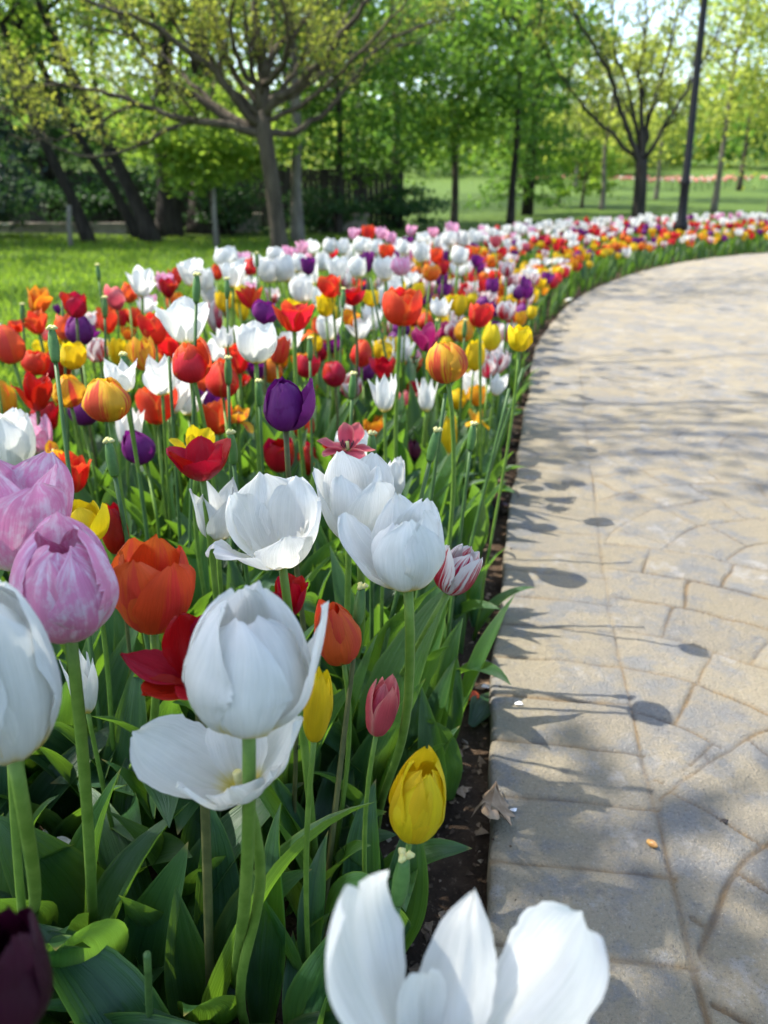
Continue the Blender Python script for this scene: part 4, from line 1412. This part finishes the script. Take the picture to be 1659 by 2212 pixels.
def tree(label, x, Y, H, kind, rx, rz, bark, tr=.1, lean=0., cz=None, n=7000, leaf=.11, seed=1, stems=1, name='tree', nclump=70, cr=.24, ry=None, group='trees behind the lawn', fork=.45):
    rng = np.random.default_rng(seed)
    z0 = float(terrain(np.array(x), np.array(Y))) - .03
    root = empty(name, (x, Y, z0), label, 'tree', group)
    cz = H - rz if cz is None else cz
    mb = MB()
    tips = []
    for k in range(stems):
        a = rng.uniform(0, 6.28)
        sp = 0 if stems == 1 else .28 * H
        top = np.array([lean * H + math.cos(a) * sp, math.sin(a) * sp, H * .9])
        P = [np.array([0, 0, -.05])]
        for q in (.15, .35, .6, .8, 1):
            P.append(np.array([top[0] * q ** (1.0 if stems == 1 else 1.6), top[1] * q**1.6, top[2] * q]) + rng.normal(0, .03 * H * .3, 3) * (q > .2))
        R = np.array([1.5, 1.0, .85, .6, .35, .1]) * tr * (1 if stems == 1 else .7)
        kk = np.linspace(0, 5, 16)
        mb.tube(spline(np.column_stack([range(6), np.array(P)]), kk), np.interp(kk, range(6), R), 8)
        for j in range(9):
            q = rng.uniform(fork, .95)
            p0 = spline(np.column_stack([range(6), np.array(P)]), [q * 5])[0]
            an = rng.uniform(0, 6.28)
            L = rx * rng.uniform(.5, .95)
            pts = [p0 + np.array([math.cos(an), math.sin(an), .0]) * L * t + np.array([0, 0, L * (.55 * t + .1 * t * t)]) for t in (0, .3, .65, 1)]
            limb(mb, pts, tr * .38, .008, rng, tips, sub=4, sublen=L * .5, lvl=1)
    mb.build('trunk', bark, root)
    if n:
        me = crown_proto((kind, round(rx, 1), round(rz, 1), n, leaf, seed % 4), kind, rx, ry or rx, rz, n, leaf, seed + 100, nclump=nclump, cr=cr)
        link('crown', me, root, (lean * H * .85, 0, cz), rng.uniform(0, 6.28))
    return root


# left: dark evergreen, leaning trunks, bright maple
def conifer(label, x, Y, H, r, seed, kind='conifer', n=9000, leaf=.13):
    rng = np.random.default_rng(seed)
    z0 = float(terrain(np.array(x), np.array(Y)))
    root = empty('evergreen_tree', (x, Y, z0), label, 'tree', 'evergreens behind the lawn')
    mb = MB().tube([(0, 0, -.05), (0, 0, H * .5), (0, 0, H)], [.14, .09, .02], 8)
    cs = []
    for i in range(60):
        t = rng.uniform(.03, 1) ** .9
        L = r * (1.05 - t) * rng.uniform(.75, 1.15)
        a = rng.uniform(0, 6.28)
        q = np.linspace(.1, 1, 6)
        d = np.array([math.cos(a), math.sin(a), 0])
        P = np.array([0, 0, t * H]) + d * (q * L)[:, None] + np.array([0, 0, 1]) * (-.18 * L * q**2 + .1 * L * q)[:, None]
        mb.tube(P, np.linspace(.02, .004, 6), 4)
        m = int(n / 60)
        w = rng.uniform(.1, 1, m)
        side = np.array([-d[1], d[0], 0])
        cs.append(np.array([0, 0, t * H]) + d * (w * L)[:, None] + side * (rng.normal(0, .13, m) * L * (.4 + w))[:, None] + np.column_stack([np.zeros(m), np.zeros(m), -.12 * L * w**2 + rng.normal(0, .07, m)]))
    mb.build('trunk', BARKD, root)
    link('crown', cards_mesh('crown', [leafcards(np.concatenate(cs), leaf, rng, .4)], [FOL[kind]]), root)
    return root


conifer('dark blue-green evergreen with boughs down to the lawn at the photo edge', place(10, 12.2), 12.2, 5.2, 1.9, 1)
conifer('dark evergreen standing behind the leaning trunks', place(215, 15.5), 15.5, 4.2, 1.7, 2, 'dark')
conifer('tall narrow green evergreen rising above the leafy trees in the middle', place(1095, 19), 19, 6.6, 1.5, 3, 'mid', 7000, .15)


def bare_tree(label, x, Y, H, seed, bark, n_l=9, leaf=None, tr=.09):
    rng = np.random.default_rng(seed)
    z0 = float(terrain(np.array(x), np.array(Y)))
    root = empty('bare_tree', (x, Y, z0), label, 'tree', 'bare trees')
    mb = MB()
    tips = []
    mb.tube([(0, 0, -.05), (.03, 0, H * .25), (0, .05, H * .5), (.05, 0, H * .8)], [tr * 1.4, tr, tr * .7, tr * .25], 8)
    for j in range(n_l):
        a = rng.uniform(0, 6.28)
        h = H * rng.uniform(.22, .7)
        L = H * rng.uniform(.3, .5)
        pts = [np.array([math.cos(a), math.sin(a), 0]) * L * t + np.array([0, 0, h + L * (.35 * t + .25 * t * t)]) for t in (0, .3, .65, 1)]
        limb(mb, pts, tr * .45, .006, rng, tips, sub=7, sublen=L * .5, lvl=2)
    mb.build('trunk', bark, root)
    if leaf:
        t = np.repeat(np.array(tips), leaf[1], axis=0)
        link('crown', cards_mesh('crown', [leafcards(t + rng.normal(0, .07, t.shape), leaf[2], rng)], [FOL[leaf[0]]]), root)
    return root


bare_tree('bare grey-twigged tree reaching in over the dark evergreen', place(-60, 10.2), 10.2, 4.6, 5, BARKG, 20)

# leaning dark trunks under the trees on the left
for i, (pb, pt, Y, r, lab) in enumerate([((200, 552), (128, 380), 12.6, .085, 'leaning dark trunk with ivy-green crown, leftmost of the leaning trees'),
                                        ((338, 545), (262, 380), 12.9, .11, 'thick dark trunk leaning left in front of the fence'),
                                        ((308, 546), (225, 400), 13.4, .075, 'slimmer dark trunk leaning beside the thick leaning one'),
                                        ((368, 540), (366, 400), 14.0, .19, 'broad dark upright trunk right of the leaning ones'),
                                        ((447, 536), (444, 400), 14.6, .26, 'broadest dark trunk behind the bright maple')]):
    b = at_plane(pb[0], pb[1], Y)
    t = at_plane(pt[0], pt[1], Y)
    lean = (t[0] - b[0]) / (t[2] - b[2])
    tree(lab, b[0], Y, 5.4, 'mid' if i % 2 else 'bright', 1.4, 1.3, BARKD, tr=r, lean=float(np.clip(lean, -.45, .45)) * .9, cz=3.9, n=2000, leaf=.12, seed=40 + i, name='leaning_tree' if i < 3 else 'dark_tree',
         group='dark trunked trees in front of the fence', fork=.55)
tree('low bright lime-green maple in sun left of the spreading tree trunk', place(515, 12.2), 12.2, 2.6, 'bright', 1.05, .66, BARK, tr=.045, cz=1.5, n=5200, leaf=.12, seed=60, name='maple_tree', nclump=34, cr=.26, fork=.3)
tree('grey trunked tree close behind the spreading tree', place(668, 13), 13, 6.0, 'mid', 1.6, 1.5, BARKG, tr=.085, cz=4.2, n=6000, leaf=.11, seed=61)
LEAFY = [  # label, px, Y, H, kind, rx, rz, cz, n
    ('leafy green tree just right of the spreading tree trunk', 745, 14.5, 5.2, 'mid', 1.5, 1.5, 2.5, 9000, BARKD),
    ('broad leafy green tree with low boughs in the middle background', 850, 15.5, 6.2, 'mid', 1.8, 1.9, 2.7, 11000, BARKD),
    ('leafy tree with dark stem behind the pink tulips in the middle', 960, 16.5, 5.0, 'bright', 1.5, 1.7, 2.7, 8000, BARKD),
    ('dark stemmed leafy tree above the far white tulips', 1065, 16.0, 5.4, 'mid', 1.6, 1.7, 2.75, 9500, BARKD),
    ('yellow-green tree rising behind the spreading tree', 330, 19, 8.0, 'olive', 2.6, 2.6, 4.6, 9000, BARK),
    ('tall fresh green tree behind the leaning trunks', 160, 18, 7.5, 'bright', 2.2, 2.4, 4.2, 9000, BARK),
    ('tall green tree behind the spreading tree limbs', 470, 21, 7.5, 'bright', 2.5, 2.6, 4.2, 9500, BARKD),
    ('tall sunlit tree behind the middle leafy trees', 780, 23, 8.0, 'bright', 2.4, 2.2, 5.0, 7500, BARK),
    ('rounded green tree far behind the narrow evergreen', 960, 27, 8.6, 'mid', 2.7, 2.8, 5.0, 8000, BARKD),
    ('thin stemmed young tree on the slope left of the multi-stemmed tree', 1150, 22, 4.6, 'olive', 1.2, 1.5, 3.0, 2600, BARKG),
    ('pale grey stemmed tree on the grass slope', 1232, 20, 4.0, 'olive', 1.3, 1.2, 2.7, 2400, BARKG),
    ('low shrubby green tree on the grass slope', 1195, 21, 1.9, 'bright', .8, .7, .9, 2200, BARK),
    ('young yellow-green tree on the slope behind the lamp post', 1440, 19, 5.6, 'olive', 1.8, 2.1, 3.2, 5200, BARKG),
    ('slim yellow-green tree between the lamp post and the photo edge', 1545, 18, 5.4, 'olive', 1.6, 2.0, 3.1, 5200, BARKG),
    ('yellow-green tree at the right edge of the grass slope', 1650, 19, 6.4, 'bright', 1.9, 2.3, 3.6, 6000, BARK),
    ('leafy tree high on the slope above the lamp post', 1620, 26, 8.0, 'olive', 2.4, 2.6, 5.0, 6500, BARK),
    ('light green tree behind the multi-stemmed tree', 1330, 25, 4.4, 'olive', 1.8, 1.6, 2.8, 4600, BARKG),
    ('green tree at the top of the slope left of the lamp post', 1480, 31, 8.0, 'bright', 2.3, 2.6, 4.8, 5600, BARK),
    ('twiggy olive tree at the back of the slope in the middle', 1180, 33, 5.0, 'olive', 2.2, 1.6, 3.3, 4400, BARKG),
]
for i, (lab, px, Y, H, kind, rx, rz, cz, n, bark) in enumerate(LEAFY):
    tree(lab, place(px, Y), Y, H, kind, rx, rz, BARK if bark is BARKD and i % 3 else bark, tr=.025 + .007 * H, cz=cz, n=int(n * .58), leaf=.12 if Y < 20 else .15, seed=70 + i, name='leafy_tree', nclump=int(34 + rx * 18), cr=.18)


def multi_stem():
    rng = np.random.default_rng(8)
    Y = 14.2
    b = at_plane(1378, 500, Y)
    b[2] = float(terrain(np.array(b[0]), np.array(Y)))
    root = empty('multi_stemmed_tree', b, 'nearly bare tree whose dark trunk splits into several upright stems near the lamp post', 'tree')
    mb = MB()
    tips = []
    tr = np.array(PP([(1376, 520), (1378, 470), (1383, 410), (1386, 345)], Y)) - b
    tr[0][2] = -.05
    mb.tube(spline(np.column_stack([range(4), tr]), np.linspace(0, 3, 12)), np.linspace(.125, .1, 12), 9)
    for pts, dy, r in [([(1384, 352), (1340, 240), (1322, 180), (1290, 110), (1235, 20), (1215, -30)], -.3, .055), ([(1386, 350), (1388, 260), (1383, 150), (1395, 60), (1390, -30)], .2, .055),
                       ([(1388, 352), (1402, 260), (1425, 180), (1450, 90), (1468, -10)], .3, .05), ([(1382, 352), (1330, 300), (1270, 240), (1200, 150), (1150, 60)], .7, .04),
                       ([(1390, 348), (1430, 280), (1480, 200), (1530, 110), (1570, 20)], -.6, .04), ([(1386, 348), (1360, 200), (1330, 110), (1320, 20)], .8, .045)]:
        limb(mb, np.array(PP(pts, Y, dy)) - b, r, .01, rng, tips, sub=7, sublen=.8, upw=.6, lvl=2)
    mb.build('trunk', BARKD, root)
    t = np.repeat(np.array(tips), 3, axis=0)
    link('crown', cards_mesh('crown', [leafcards(t + rng.normal(0, .06, t.shape), .07, rng)], [FOL['spring']]), root)


multi_stem()


def shade_tree(label, x, Y, H, cen, rad, seed, n, leaf, nclump, trunk_r=.11, kind='bright', limbs=8):
    """park tree beyond the left of the picture; its canopy throws the dappled shade"""
    rng = np.random.default_rng(seed)
    root = empty('park_tree', (x, Y, SOIL - .02), label, 'tree', 'park trees beside the flower bed')
    mb = MB()
    tips = []
    mb.tube([(0, 0, -.05), (.03, 0, 1.0), (-.02, .03, 2.0), (.0, 0, 2.7)], [trunk_r * 1.3, trunk_r, trunk_r * .9, trunk_r * .8], 10)
    c = np.array(cen) - np.array(root.location)
    for j in range(limbs):
        d = rng.normal(size=3)
        d /= np.linalg.norm(d)
        e = c + d * np.array(rad) * rng.uniform(.6, 1)
        p0 = np.array([0, 0, rng.uniform(2.0, 2.65)])
        m = (p0 + e) / 2 + np.array([0, 0, .25]) + rng.normal(0, .15, 3)
        limb(mb, [p0, (p0 + m) / 2 + np.array([0, 0, .1]), m, e], .045, .008, rng, tips, sub=6, sublen=.8, lvl=1)
    mb.build('trunk', BARK, root)
    parts = []
    if n:
        V, k = crown_cards(*rad, n, leaf, rng, nclump=nclump, cr=.17, hollow=.1)
        parts.append((V + c, k))
    t = np.repeat(np.array(tips), 3, axis=0)
    parts.append(leafcards(t + rng.normal(0, .08, t.shape), leaf, rng))
    me = cards_mesh('crown', parts, [FOL[kind]] * len(parts))
    link('crown', me, root)


SX, SY = -SUNV.x / SUNV.z, -SUNV.y / SUNV.z               # shadow shift per metre of height


def canopy_at(gx, gy, z):
    return (gx - SX * z, gy - SY * z, z)


shade_tree('park tree beyond the picture whose leaves dapple the near tulips', -4.6, -.4, 5.5, canopy_at(.60, .40, 4.2), (1.35, .62, .7), 3, 2700, .095, 42)
shade_tree('park tree further along the lawn whose twigs streak the path', -6.2, 3.2, 6.0, canopy_at(1.6, 3.0, 5.2), (2.2, 1.2, .9), 14, 120, .09, 40, limbs=9)
shade_tree('park tree by the lawn corner whose limbs shade the bend of the path', -7.6, 6.8, 7.0, canopy_at(3.2, 6.4, 6.6), (2.6, 1.3, 1.0), 15, 1300, .10, 44, limbs=12)

for i, (px, Y, w, h, lab) in enumerate([(265, 14.6, .9, .55, 'low dark shrub between the leaning trunks and the fence'), (400, 14.9, .8, .6, 'dark shrub beside the broadest dark trunk'),
                                        (545, 14.3, .7, .5, 'rounded dark shrub left of the spreading tree trunk'), (720, 14.6, .7, .4, 'dark shrub right of the spreading tree trunk'),
                                        (860, 15.2, .7, .35, 'dark shrub under the broad leafy tree'), (95, 13.4, .7, .6, 'dark shrub against the leftmost leaning trunk')]):
    rng = np.random.default_rng(300 + i)
    x = place(px, Y)
    root = empty('shrub', (x, Y, float(terrain(np.array(x), np.array(Y)))), lab, 'shrub', 'dark shrubs along the fence')
    mb = MB()
    for q in range(6):
        a = rng.uniform(0, 6.28)
        mb.tube([(0, 0, -.03), (math.cos(a) * w * .25, math.sin(a) * w * .25, h * .6), (math.cos(a) * w * .6, math.sin(a) * w * .6, h * 1.2)], [.02, .015, .006], 5)
    mb.build('stems', BARKD, root)
    link('foliage', cards_mesh('foliage', [crown_cards(w, w * .7, h, 1500, .09, rng, nclump=24, cr=.25, hollow=.2)], [FOL['dark']]), root, (0, 0, h))

# ------------------------------------------------------------------ distant wood on the hill, one mass
WR = np.random.default_rng(17)
parts = []
mset = ['mid', 'olive', 'bright', 'dark']
for k, kind in enumerate(mset):
    cs = []
    for i in range(40):
        x = WR.uniform(-55, 75)
        Y = WR.uniform(44, 80)
        px = CX + F * x / Y
        top = WR.uniform(2.4, 4.0) if 1000 < px < 1420 else WR.uniform(3.4, 6.4)
        r = WR.uniform(2.2, 4.5)
        z0 = float(terrain(np.array(x), np.array(Y)))
        V, n = crown_cards(r, r, top * .5, 420, .55, WR, nclump=26, cr=.24)
        parts.append((V + np.array([x, Y, z0 + top * .52]), n, k))
idx = sorted(parts, key=lambda q: q[2])
me = cards_mesh('distant_wood', [(np.concatenate([q[0] for q in idx if q[2] == k]), sum(q[1] for q in idx if q[2] == k)) for k in range(4)], [FOL[m] for m in mset])
tag(link('distant_wood', me), 'far wood of mixed green trees covering the hill behind the park', 'wood', kind='stuff')

# ------------------------------------------------------------------ fence, low wall, stakes
WOOD = simple_mat('weathered_wood', (.035, .03, .028), (.08, .07, .06), 14, .9, .7, .01, stretch=(1, 1, .15))
STONE = simple_mat('pale_stone', (.22, .19, .155), (.32, .28, .23), 6, .9, .6, .02)
POST = simple_mat('pale_post', (.16, .15, .13), (.26, .24, .2), 20, .85, .4, .01, stretch=(1, 1, .2))
BLACK = simple_mat('black_paint', (.006, .0065, .008), (.011, .012, .014), 30, .5, .1, .002, .2)


def fence(x0, x1, Y, H, label):
    root = empty('wooden_fence', ((x0 + x1) / 2, Y, SOIL), label, 'fence')
    rng = np.random.default_rng(3)
    w = (x1 - x0) / 2
    pk, rl = MB(), MB()
    x = -w
    while x < w:
        h = H * rng.uniform(.97, 1.02)
        pk.box((x, -.012, .08), (x + .095, .012, h))
        x += .101
    for z in (.3, H * .8):
        rl.box((-w, .0135, z), (w, .055, z + .09))
    pk.build('pickets', WOOD, root, smooth=False)
    rl.build('rails', WOOD, root, smooth=False)
    x = -w
    while x <= w + .01:
        MB().box((x - .055, .057, -.1), (x + .055, .16, H * 1.05)).build('post', WOOD, root, smooth=False)
        x += 2 * w / 5
    return root


fence(place(110, 15.8), place(470, 15.8), 15.8, 1.05, 'weathered dark wooden fence behind the leaning trunks')
fence(place(500, 15.4), place(860, 15.4), 15.4, 1.1, 'weathered wooden fence behind the spreading tree trunk')


def low_wall(x0, x1, Y, h, label):
    rng = np.random.default_rng(int(abs(x0 * 10)))
    root = empty('low_wall', ((x0 + x1) / 2, Y, SOIL - .02), label, 'wall')
    w = (x1 - x0) / 2
    MB().box((-w, -.13, -.05), (w, .13, h)).build('wall', STONE, root, smooth=False)
    cp = MB()
    x = -w - .02
    while x < w:
        L = rng.uniform(.4, .55)
        cp.box((x, -.16, h + .002), (min(x + L, w + .02), .16, h + .05 + rng.uniform(0, .006)))
        x += L + .008
    cp.build('coping', STONE, root, smooth=False)
    return root


low_wall(place(25, 14.2), place(352, 14.2), 14.2, .17, 'low pale stone wall at the far side of the lawn below the fence')
low_wall(place(500, 14.9), place(600, 14.9), 14.9, .3, 'short pale wall glimpsed left of the spreading tree trunk')
low_wall(place(690, 15.0), place(800, 15.0), 15.0, .3, 'short pale wall glimpsed right of the spreading tree trunk')


def stake(px, pb, ptop, Y, label):
    b = at_plane(px, pb, Y)
    t = at_plane(px - 8, ptop, Y)
    root = empty('wooden_stake', (b[0], b[1], SOIL - .02), label, 'stake', 'pale stakes on the lawn')
    H = t[2] - SOIL
    MB().tube([(0, 0, -.05), (t[0] * .35 + b[0] * .65 - b[0], 0, H * .5), (t[0] - b[0], 0, H)], [.036, .034, .032], 9).build('pole', POST, root)
    MB().tube([(-.0, -.036, H * .72), (.04, 0, H * .725), (0, .04, H * .72), (-.045, 0, H * .715), (0, -.036, H * .72)], .008, 5).build('tie', BLACK, root)


stake(157, 560, 440, 11.8, 'pale upright stake on the lawn in front of the low wall')
stake(468, 548, 400, 11.9, 'pale upright stake left of the spreading tree trunk')


# ------------------------------------------------------------------ lamp post
def lamp():
    b = gnd(1464, 552, SOIL)
    root = empty('lamp_post', b, 'tall black lamp post standing in the tulips where the path bends', 'lamp post')
    H = 3.72
    prof = [(.10, -.06), (.10, .05), (.085, .08), (.075, .3), (.085, .33), (.085, .36), (.058, .42), (.05, .8), (.058, .82), (.058, .85), (.046, .88), (.036, H - .5), (.034, H - .2)]
    MB().lathe(prof, 18).build('pole', BLACK, root)
    MB().lathe([(.034, H - .21), (.05, H - .19), (.05, H - .14), (.04, H - .1), (.075, H - .04), (.12, H), (.13, H + .02), (.0, H + .021)], 18).build('collar', BLACK, root)
    glass = simple_mat('frosted_glass', (.62, .62, .58), (.68, .68, .64), 6, .35, .05, .001, .5)
    MB().lathe([(.10, H + .022), (.13, H + .1), (.155, H + .3), (.16, H + .36)], 6).build('lantern_glass', glass, root, smooth=False)
    MB().lathe([(.19, H + .361), (.19, H + .38), (.12, H + .47), (.05, H + .53), (.05, H + .56), (.02, H + .62), (.0, H + .64)], 18).build('lantern_cap', BLACK, root)
    top = at_plane(1521, 5, b[1])
    tilt = math.atan2(top[0] - b[0], top[2] - b[2])
    root.rotation_euler = (0, tilt, 0)


lamp()

# ------------------------------------------------------------------ lawn grass and a far flower strip
def grass():
    rng = np.random.default_rng(6)
    n = 52000
    u = rng.random(n * 3)
    Y = 1.2 + 12.5 * u ** 1.25
    x = rng.uniform(-1, 1, n * 3)
    xl = -.60 * Y - .3
    xr = np.interp(Y, [1.2, 3, 5, 6.3, 8, 9.8, 11.2, 13.8], [-.9, -.72, -.18, .3, 1.05, 2.3, 4.0, 7.0])
    X = xl + (xr - xl) * (x * .5 + .5)
    V, Fq = [], None
    X, Y = X[:n], Y[:n]
    z = terrain(X, Y)
    h = rng.uniform(.025, .06, n)
    w = rng.uniform(.003, .006, n) * (1 + Y * .12)
    a = rng.uniform(0, 6.28, n)
    b = rng.normal(0, .4, (n, 2)) * h[:, None]
    c, s_ = np.cos(a) * w, np.sin(a) * w
    P = np.stack([np.stack([X - c, Y - s_, z], 1), np.stack([X + c, Y + s_, z], 1), np.stack([X + c * .6 + b[:, 0] * .4, Y + s_ * .6 + b[:, 1] * .4, z + h * .6], 1), np.stack([X + b[:, 0], Y + b[:, 1], z + h], 1)], 1)
    me = cards_mesh('grass', [(P.reshape(-1, 3), n)], [foliage_mat('grass_blades', (.08, .18, .015), (.15, .26, .03), (.34, .52, .04), .45)])
    tag(link('grass', me), 'short sunlit lawn grass behind the flower bed', 'grass', kind='stuff')


grass()


def far_strip():
    rng = np.random.default_rng(9)
    n = 300
    X = rng.uniform(place(1080, 33), place(1720, 33), n)
    Y = 33 + rng.normal(0, 1.3, n) + .6 * np.sin(X)
    z = terrain(X, Y)
    m = MB()
    for x, y, zz in zip(X, Y, z):
        m.lathe([(0, .3), (.045, .33), (.05, .38), (.02, .42)], 5, 0 if rng.random() < .8 else 1, (x, y, zz))
        m.tube([(x, y, zz), (x, y, zz + .31)], .008, 3, 2, cap=False)
    tag(m.build('distant_flower_bed', [simple_mat('salmon_petals', (.5, .15, .12), (.62, .24, .2), 5, .6), PM['pink'], LEAFM]), 'thin far strip of salmon red tulips on the grass slope', 'flower bed', kind='stuff')


far_strip()

# ------------------------------------------------------------------ litter on the soil and path
DRY = simple_mat('dry_leaf', (.16, .105, .062), (.30, .215, .14), 40, .8, .5, .003)
WHITE = simple_mat('white_scrap', (.62, .62, .62), (.74, .74, .74), 80, .8, .3, .002)
SEEDM = simple_mat('seed_shell', (.30, .13, .03), (.52, .30, .10), 90, .4, .2, .001, .5)
DARKBIT = simple_mat('dark_bit', (.02, .017, .016), (.05, .04, .035), 90, .8, .3, .001)


def oak_leaf():
    p = gnd(1066, 1752, .012)
    root = empty('dry_leaf', p, 'curled brown oak leaf lying across the kerb of the path', 'dry leaf')
    out = [(0, -.036), (.006, -.026), (.018, -.026), (.016, -.017), (.027, -.011), (.018, -.004), (.031, .006), (.022, .011), (.026, .024), (.014, .021), (.010, .033), (0, .039)]
    xs = out + [(-x, y + .002 * math.sin(i * 2)) for i, (x, y) in reversed(list(enumerate(out[1:-1])))]
    m = MB()
    V = []
    rings = [0, .5, 1]
    for q in rings:
        for x, y in xs:
            xx, yy = x * q, y * q * (1 if q else 1)
            V.append((xx, yy + (y * (1 - q) * .9), .012 + .010 * math.sin(xx * 110 + 1) - .02 * (abs(xx) / .03) ** 1.5 * .5 + .008 * math.sin(yy * 90)))
    k = len(xs)
    fs = [(r * k + i, r * k + (i + 1) % k, (r + 1) * k + (i + 1) % k, (r + 1) * k + i) for r in range(2) for i in range(k)]
    m.add(V, fs)
    o = m.build('blade', DRY, root)
    MB().tube([(0, -.05, .004), (0, -.035, .012), (.001, 0, .0165), (0, .036, .01)], [.0012, .0011, .0008, .0004], 5).build('midrib', DRY, root)
    root.rotation_euler = (.12, .1, 2.9)


oak_leaf()


def fallen_petal(px, py, color, label, rz, sc_=.05, z=None, tilt=(1.35, .1), name='fallen_petal'):
    rng = np.random.default_rng(int(px))
    P, UV = petal([20, 40, 10, -20, -30], 1, .75, 'blunt', rng, 9, 14, ripple=.03)
    m = MB().grid(P * sc_, UV)
    o = m.build(name, PM[color])
    o.location = gnd(px, py, SOIL + .012 if z is None else z)
    o.rotation_euler = (tilt[0], tilt[1], rz)
    return tag(o, label, 'petal', 'fallen petals on the soil')


fallen_petal(995, 1500, 'scarlet', 'wilted orange-red petal on the soil beside the path edge', .6)
fallen_petal(262, 1645, 'orange', 'shrivelled orange petal on sunlit soil near the closed pink tulip stem', 2.2)
fallen_petal(306, 1938, 'crimson', 'dark red petal on shaded soil under the near leaves', 1.0)
fallen_petal(1082, 1092, 'maroon', 'dried maroon petal on the soil beside the path, a leaf under it', .2)
fallen_petal(940, 2035, 'crimson', 'small crimson petal behind the nearest white tulip', 1.4, .035)
fallen_petal(1218, 652, 'white', 'white petal lying on the path border at the bend', 1.0, .07, z=.02)
fallen_petal(1062, 1078, 'rose', 'pale rose petal on the bare soil strip', 2.6, .035)
for i, (px, py, rz, lab) in enumerate([(1020, 1570, -.6, 'broad torn green leaf lying on the bare soil strip'), (1062, 1120, .3, 'rounded green leaf lying flat on the soil by the path'),
                                      (1000, 1662, 1.9, 'small torn leaf scrap on the soil below the broad torn leaf')]):
    P, UV = leaf_mesh(np.random.default_rng(50 + i), .11 if i < 2 else .06, .05, [82, 86, 92, 100, 112], fold=.5, wave=.1, nu=7, nv=12)
    o = MB().grid(P, UV).build('fallen_leaf', LEAFM)
    o.location = gnd(px, py, SOIL + .018)
    o.rotation_euler = (0, 0, rz)
    tag(o, lab, 'leaf', 'fallen green leaves')
th = MB()
tr_ = np.random.default_rng(2)
P = [np.array([0., 0, 0])]
dv = np.array([.004, .003, 0])
for i in range(60):
    a = tr_.normal(0, .55)
    dv = np.array([dv[0] * math.cos(a) - dv[1] * math.sin(a), dv[0] * math.sin(a) + dv[1] * math.cos(a), 0])
    n_ = P[-1] + dv * .8
    n_[2] = .006 + .004 * math.sin(i * .7)
    P.append(n_)
o = th.tube(P, .0005, 4).build('thread', WHITE)
o.location = gnd(1040, 1440, SOIL + .008)
tag(o, 'tangled white thread lying on the soil beside the kerb', 'thread')


def scrap(px, py, z, s_, mat, label, name, cat, seed):
    rng = np.random.default_rng(seed)
    k = 9
    V = [(0, 0, .004)]
    for i in range(k):
        a = i / k * 6.283
        r = s_ * rng.uniform(.5, 1.15)
        V.append((r * math.cos(a), r * math.sin(a) * .7, rng.uniform(0, .3) * s_))
    fs = [(0, 1 + i, 1 + (i + 1) % k) for i in range(k)]
    o = MB().add(V, fs).build(name, mat)
    o.location = gnd(px, py, z)
    return tag(o, label, cat)


scrap(1052, 1484, SOIL + .01, .011, WHITE, 'crumpled white scrap on the soil just below the thread', 'paper_scrap', 'scrap', 1)
scrap(1120, 1520, .001, .008, WHITE, 'tiny white scrap on the path border in the tulip shadows', 'paper_scrap', 'scrap', 2)
scrap(1110, 1750, .001, .006, WHITE, 'grey white scrap on the kerb beside the oak leaf', 'paper_scrap', 'scrap', 3)


def seed(px, py):
    o = MB().lathe([(0, -.008), (.003, -.006), (.0048, 0), (.0042, .004), (.002, .0075), (0, .0085)], 12).build('seed', SEEDM)
    o.location = gnd(px, py, .0045)
    o.rotation_euler = (1.4, .2, .6)
    tag(o, 'small glossy brown seed lying in a joint of the path', 'seed')


seed(1408, 1822)
scrap(1563, 1773, .001, .006, DARKBIT, 'small dark husk lying on the paving near the photo edge', 'husk', 'husk', 5)

# crumbs, chips and leaf bits over the bare soil
BR = np.random.default_rng(13)
bits = [MB(), MB(), MB()]
for i in range(2600):
    s_ = 1.3 + 4.5 * BR.random() ** 2
    off = BR.uniform(-.03 if BR.random() < .25 else .0, .22) if BR.random() < .7 else BR.uniform(.2, .9)
    e, n = edge(s_)[0], edge_n(s_)[0]
    x, y = e - n * (off if off < 0 else max(off, .012))
    q = (.55 if off < 0 else 1) * BR.uniform(.0015, .0065) * (1.6 if BR.random() < .1 else 1)
    k = 0 if BR.random() < .62 else (1 if BR.random() < .7 else 2)
    z = SOIL + (fbm(np.array(x), np.array(y), 14, 3, 4) - .47) * .035 + .002 if off >= 0 else .001
    d = BR.normal(size=(6, 3)) * .25
    V = (np.array([(1, 0, 0), (-1, 0, 0), (0, .8, 0), (0, -.8, 0), (0, 0, .6 if k != 1 else .12), (0, 0, -.6 if k != 1 else -.02)]) + d) * q
    an = BR.uniform(0, 6.28)
    R = np.array([[math.cos(an), -math.sin(an), 0], [math.sin(an), math.cos(an), 0], [0, 0, 1]])
    fs = [(0, 2, 4), (2, 1, 4), (1, 3, 4), (3, 0, 4), (2, 0, 5), (1, 2, 5), (3, 1, 5), (0, 3, 5)]
    bits[k].add(V @ R.T * (1 if k != 1 else 1.7) + (x, y, float(z)), fs)
CLOD = simple_mat('soil_clod', (.05, .034, .022), (.14, .095, .06), 60, .95, .5, .003)
al = MB()
for k in range(3):
    al.add(np.concatenate(bits[k].v), bits[k].f, k)
tag(al.build('soil_crumbs', [CLOD, DRY, simple_mat('chip', (.22, .17, .12), (.36, .29, .2), 60, .9)], smooth=False), 'crumbs, chips and bits of dry leaf over the bare soil', 'soil crumbs', kind='stuff')
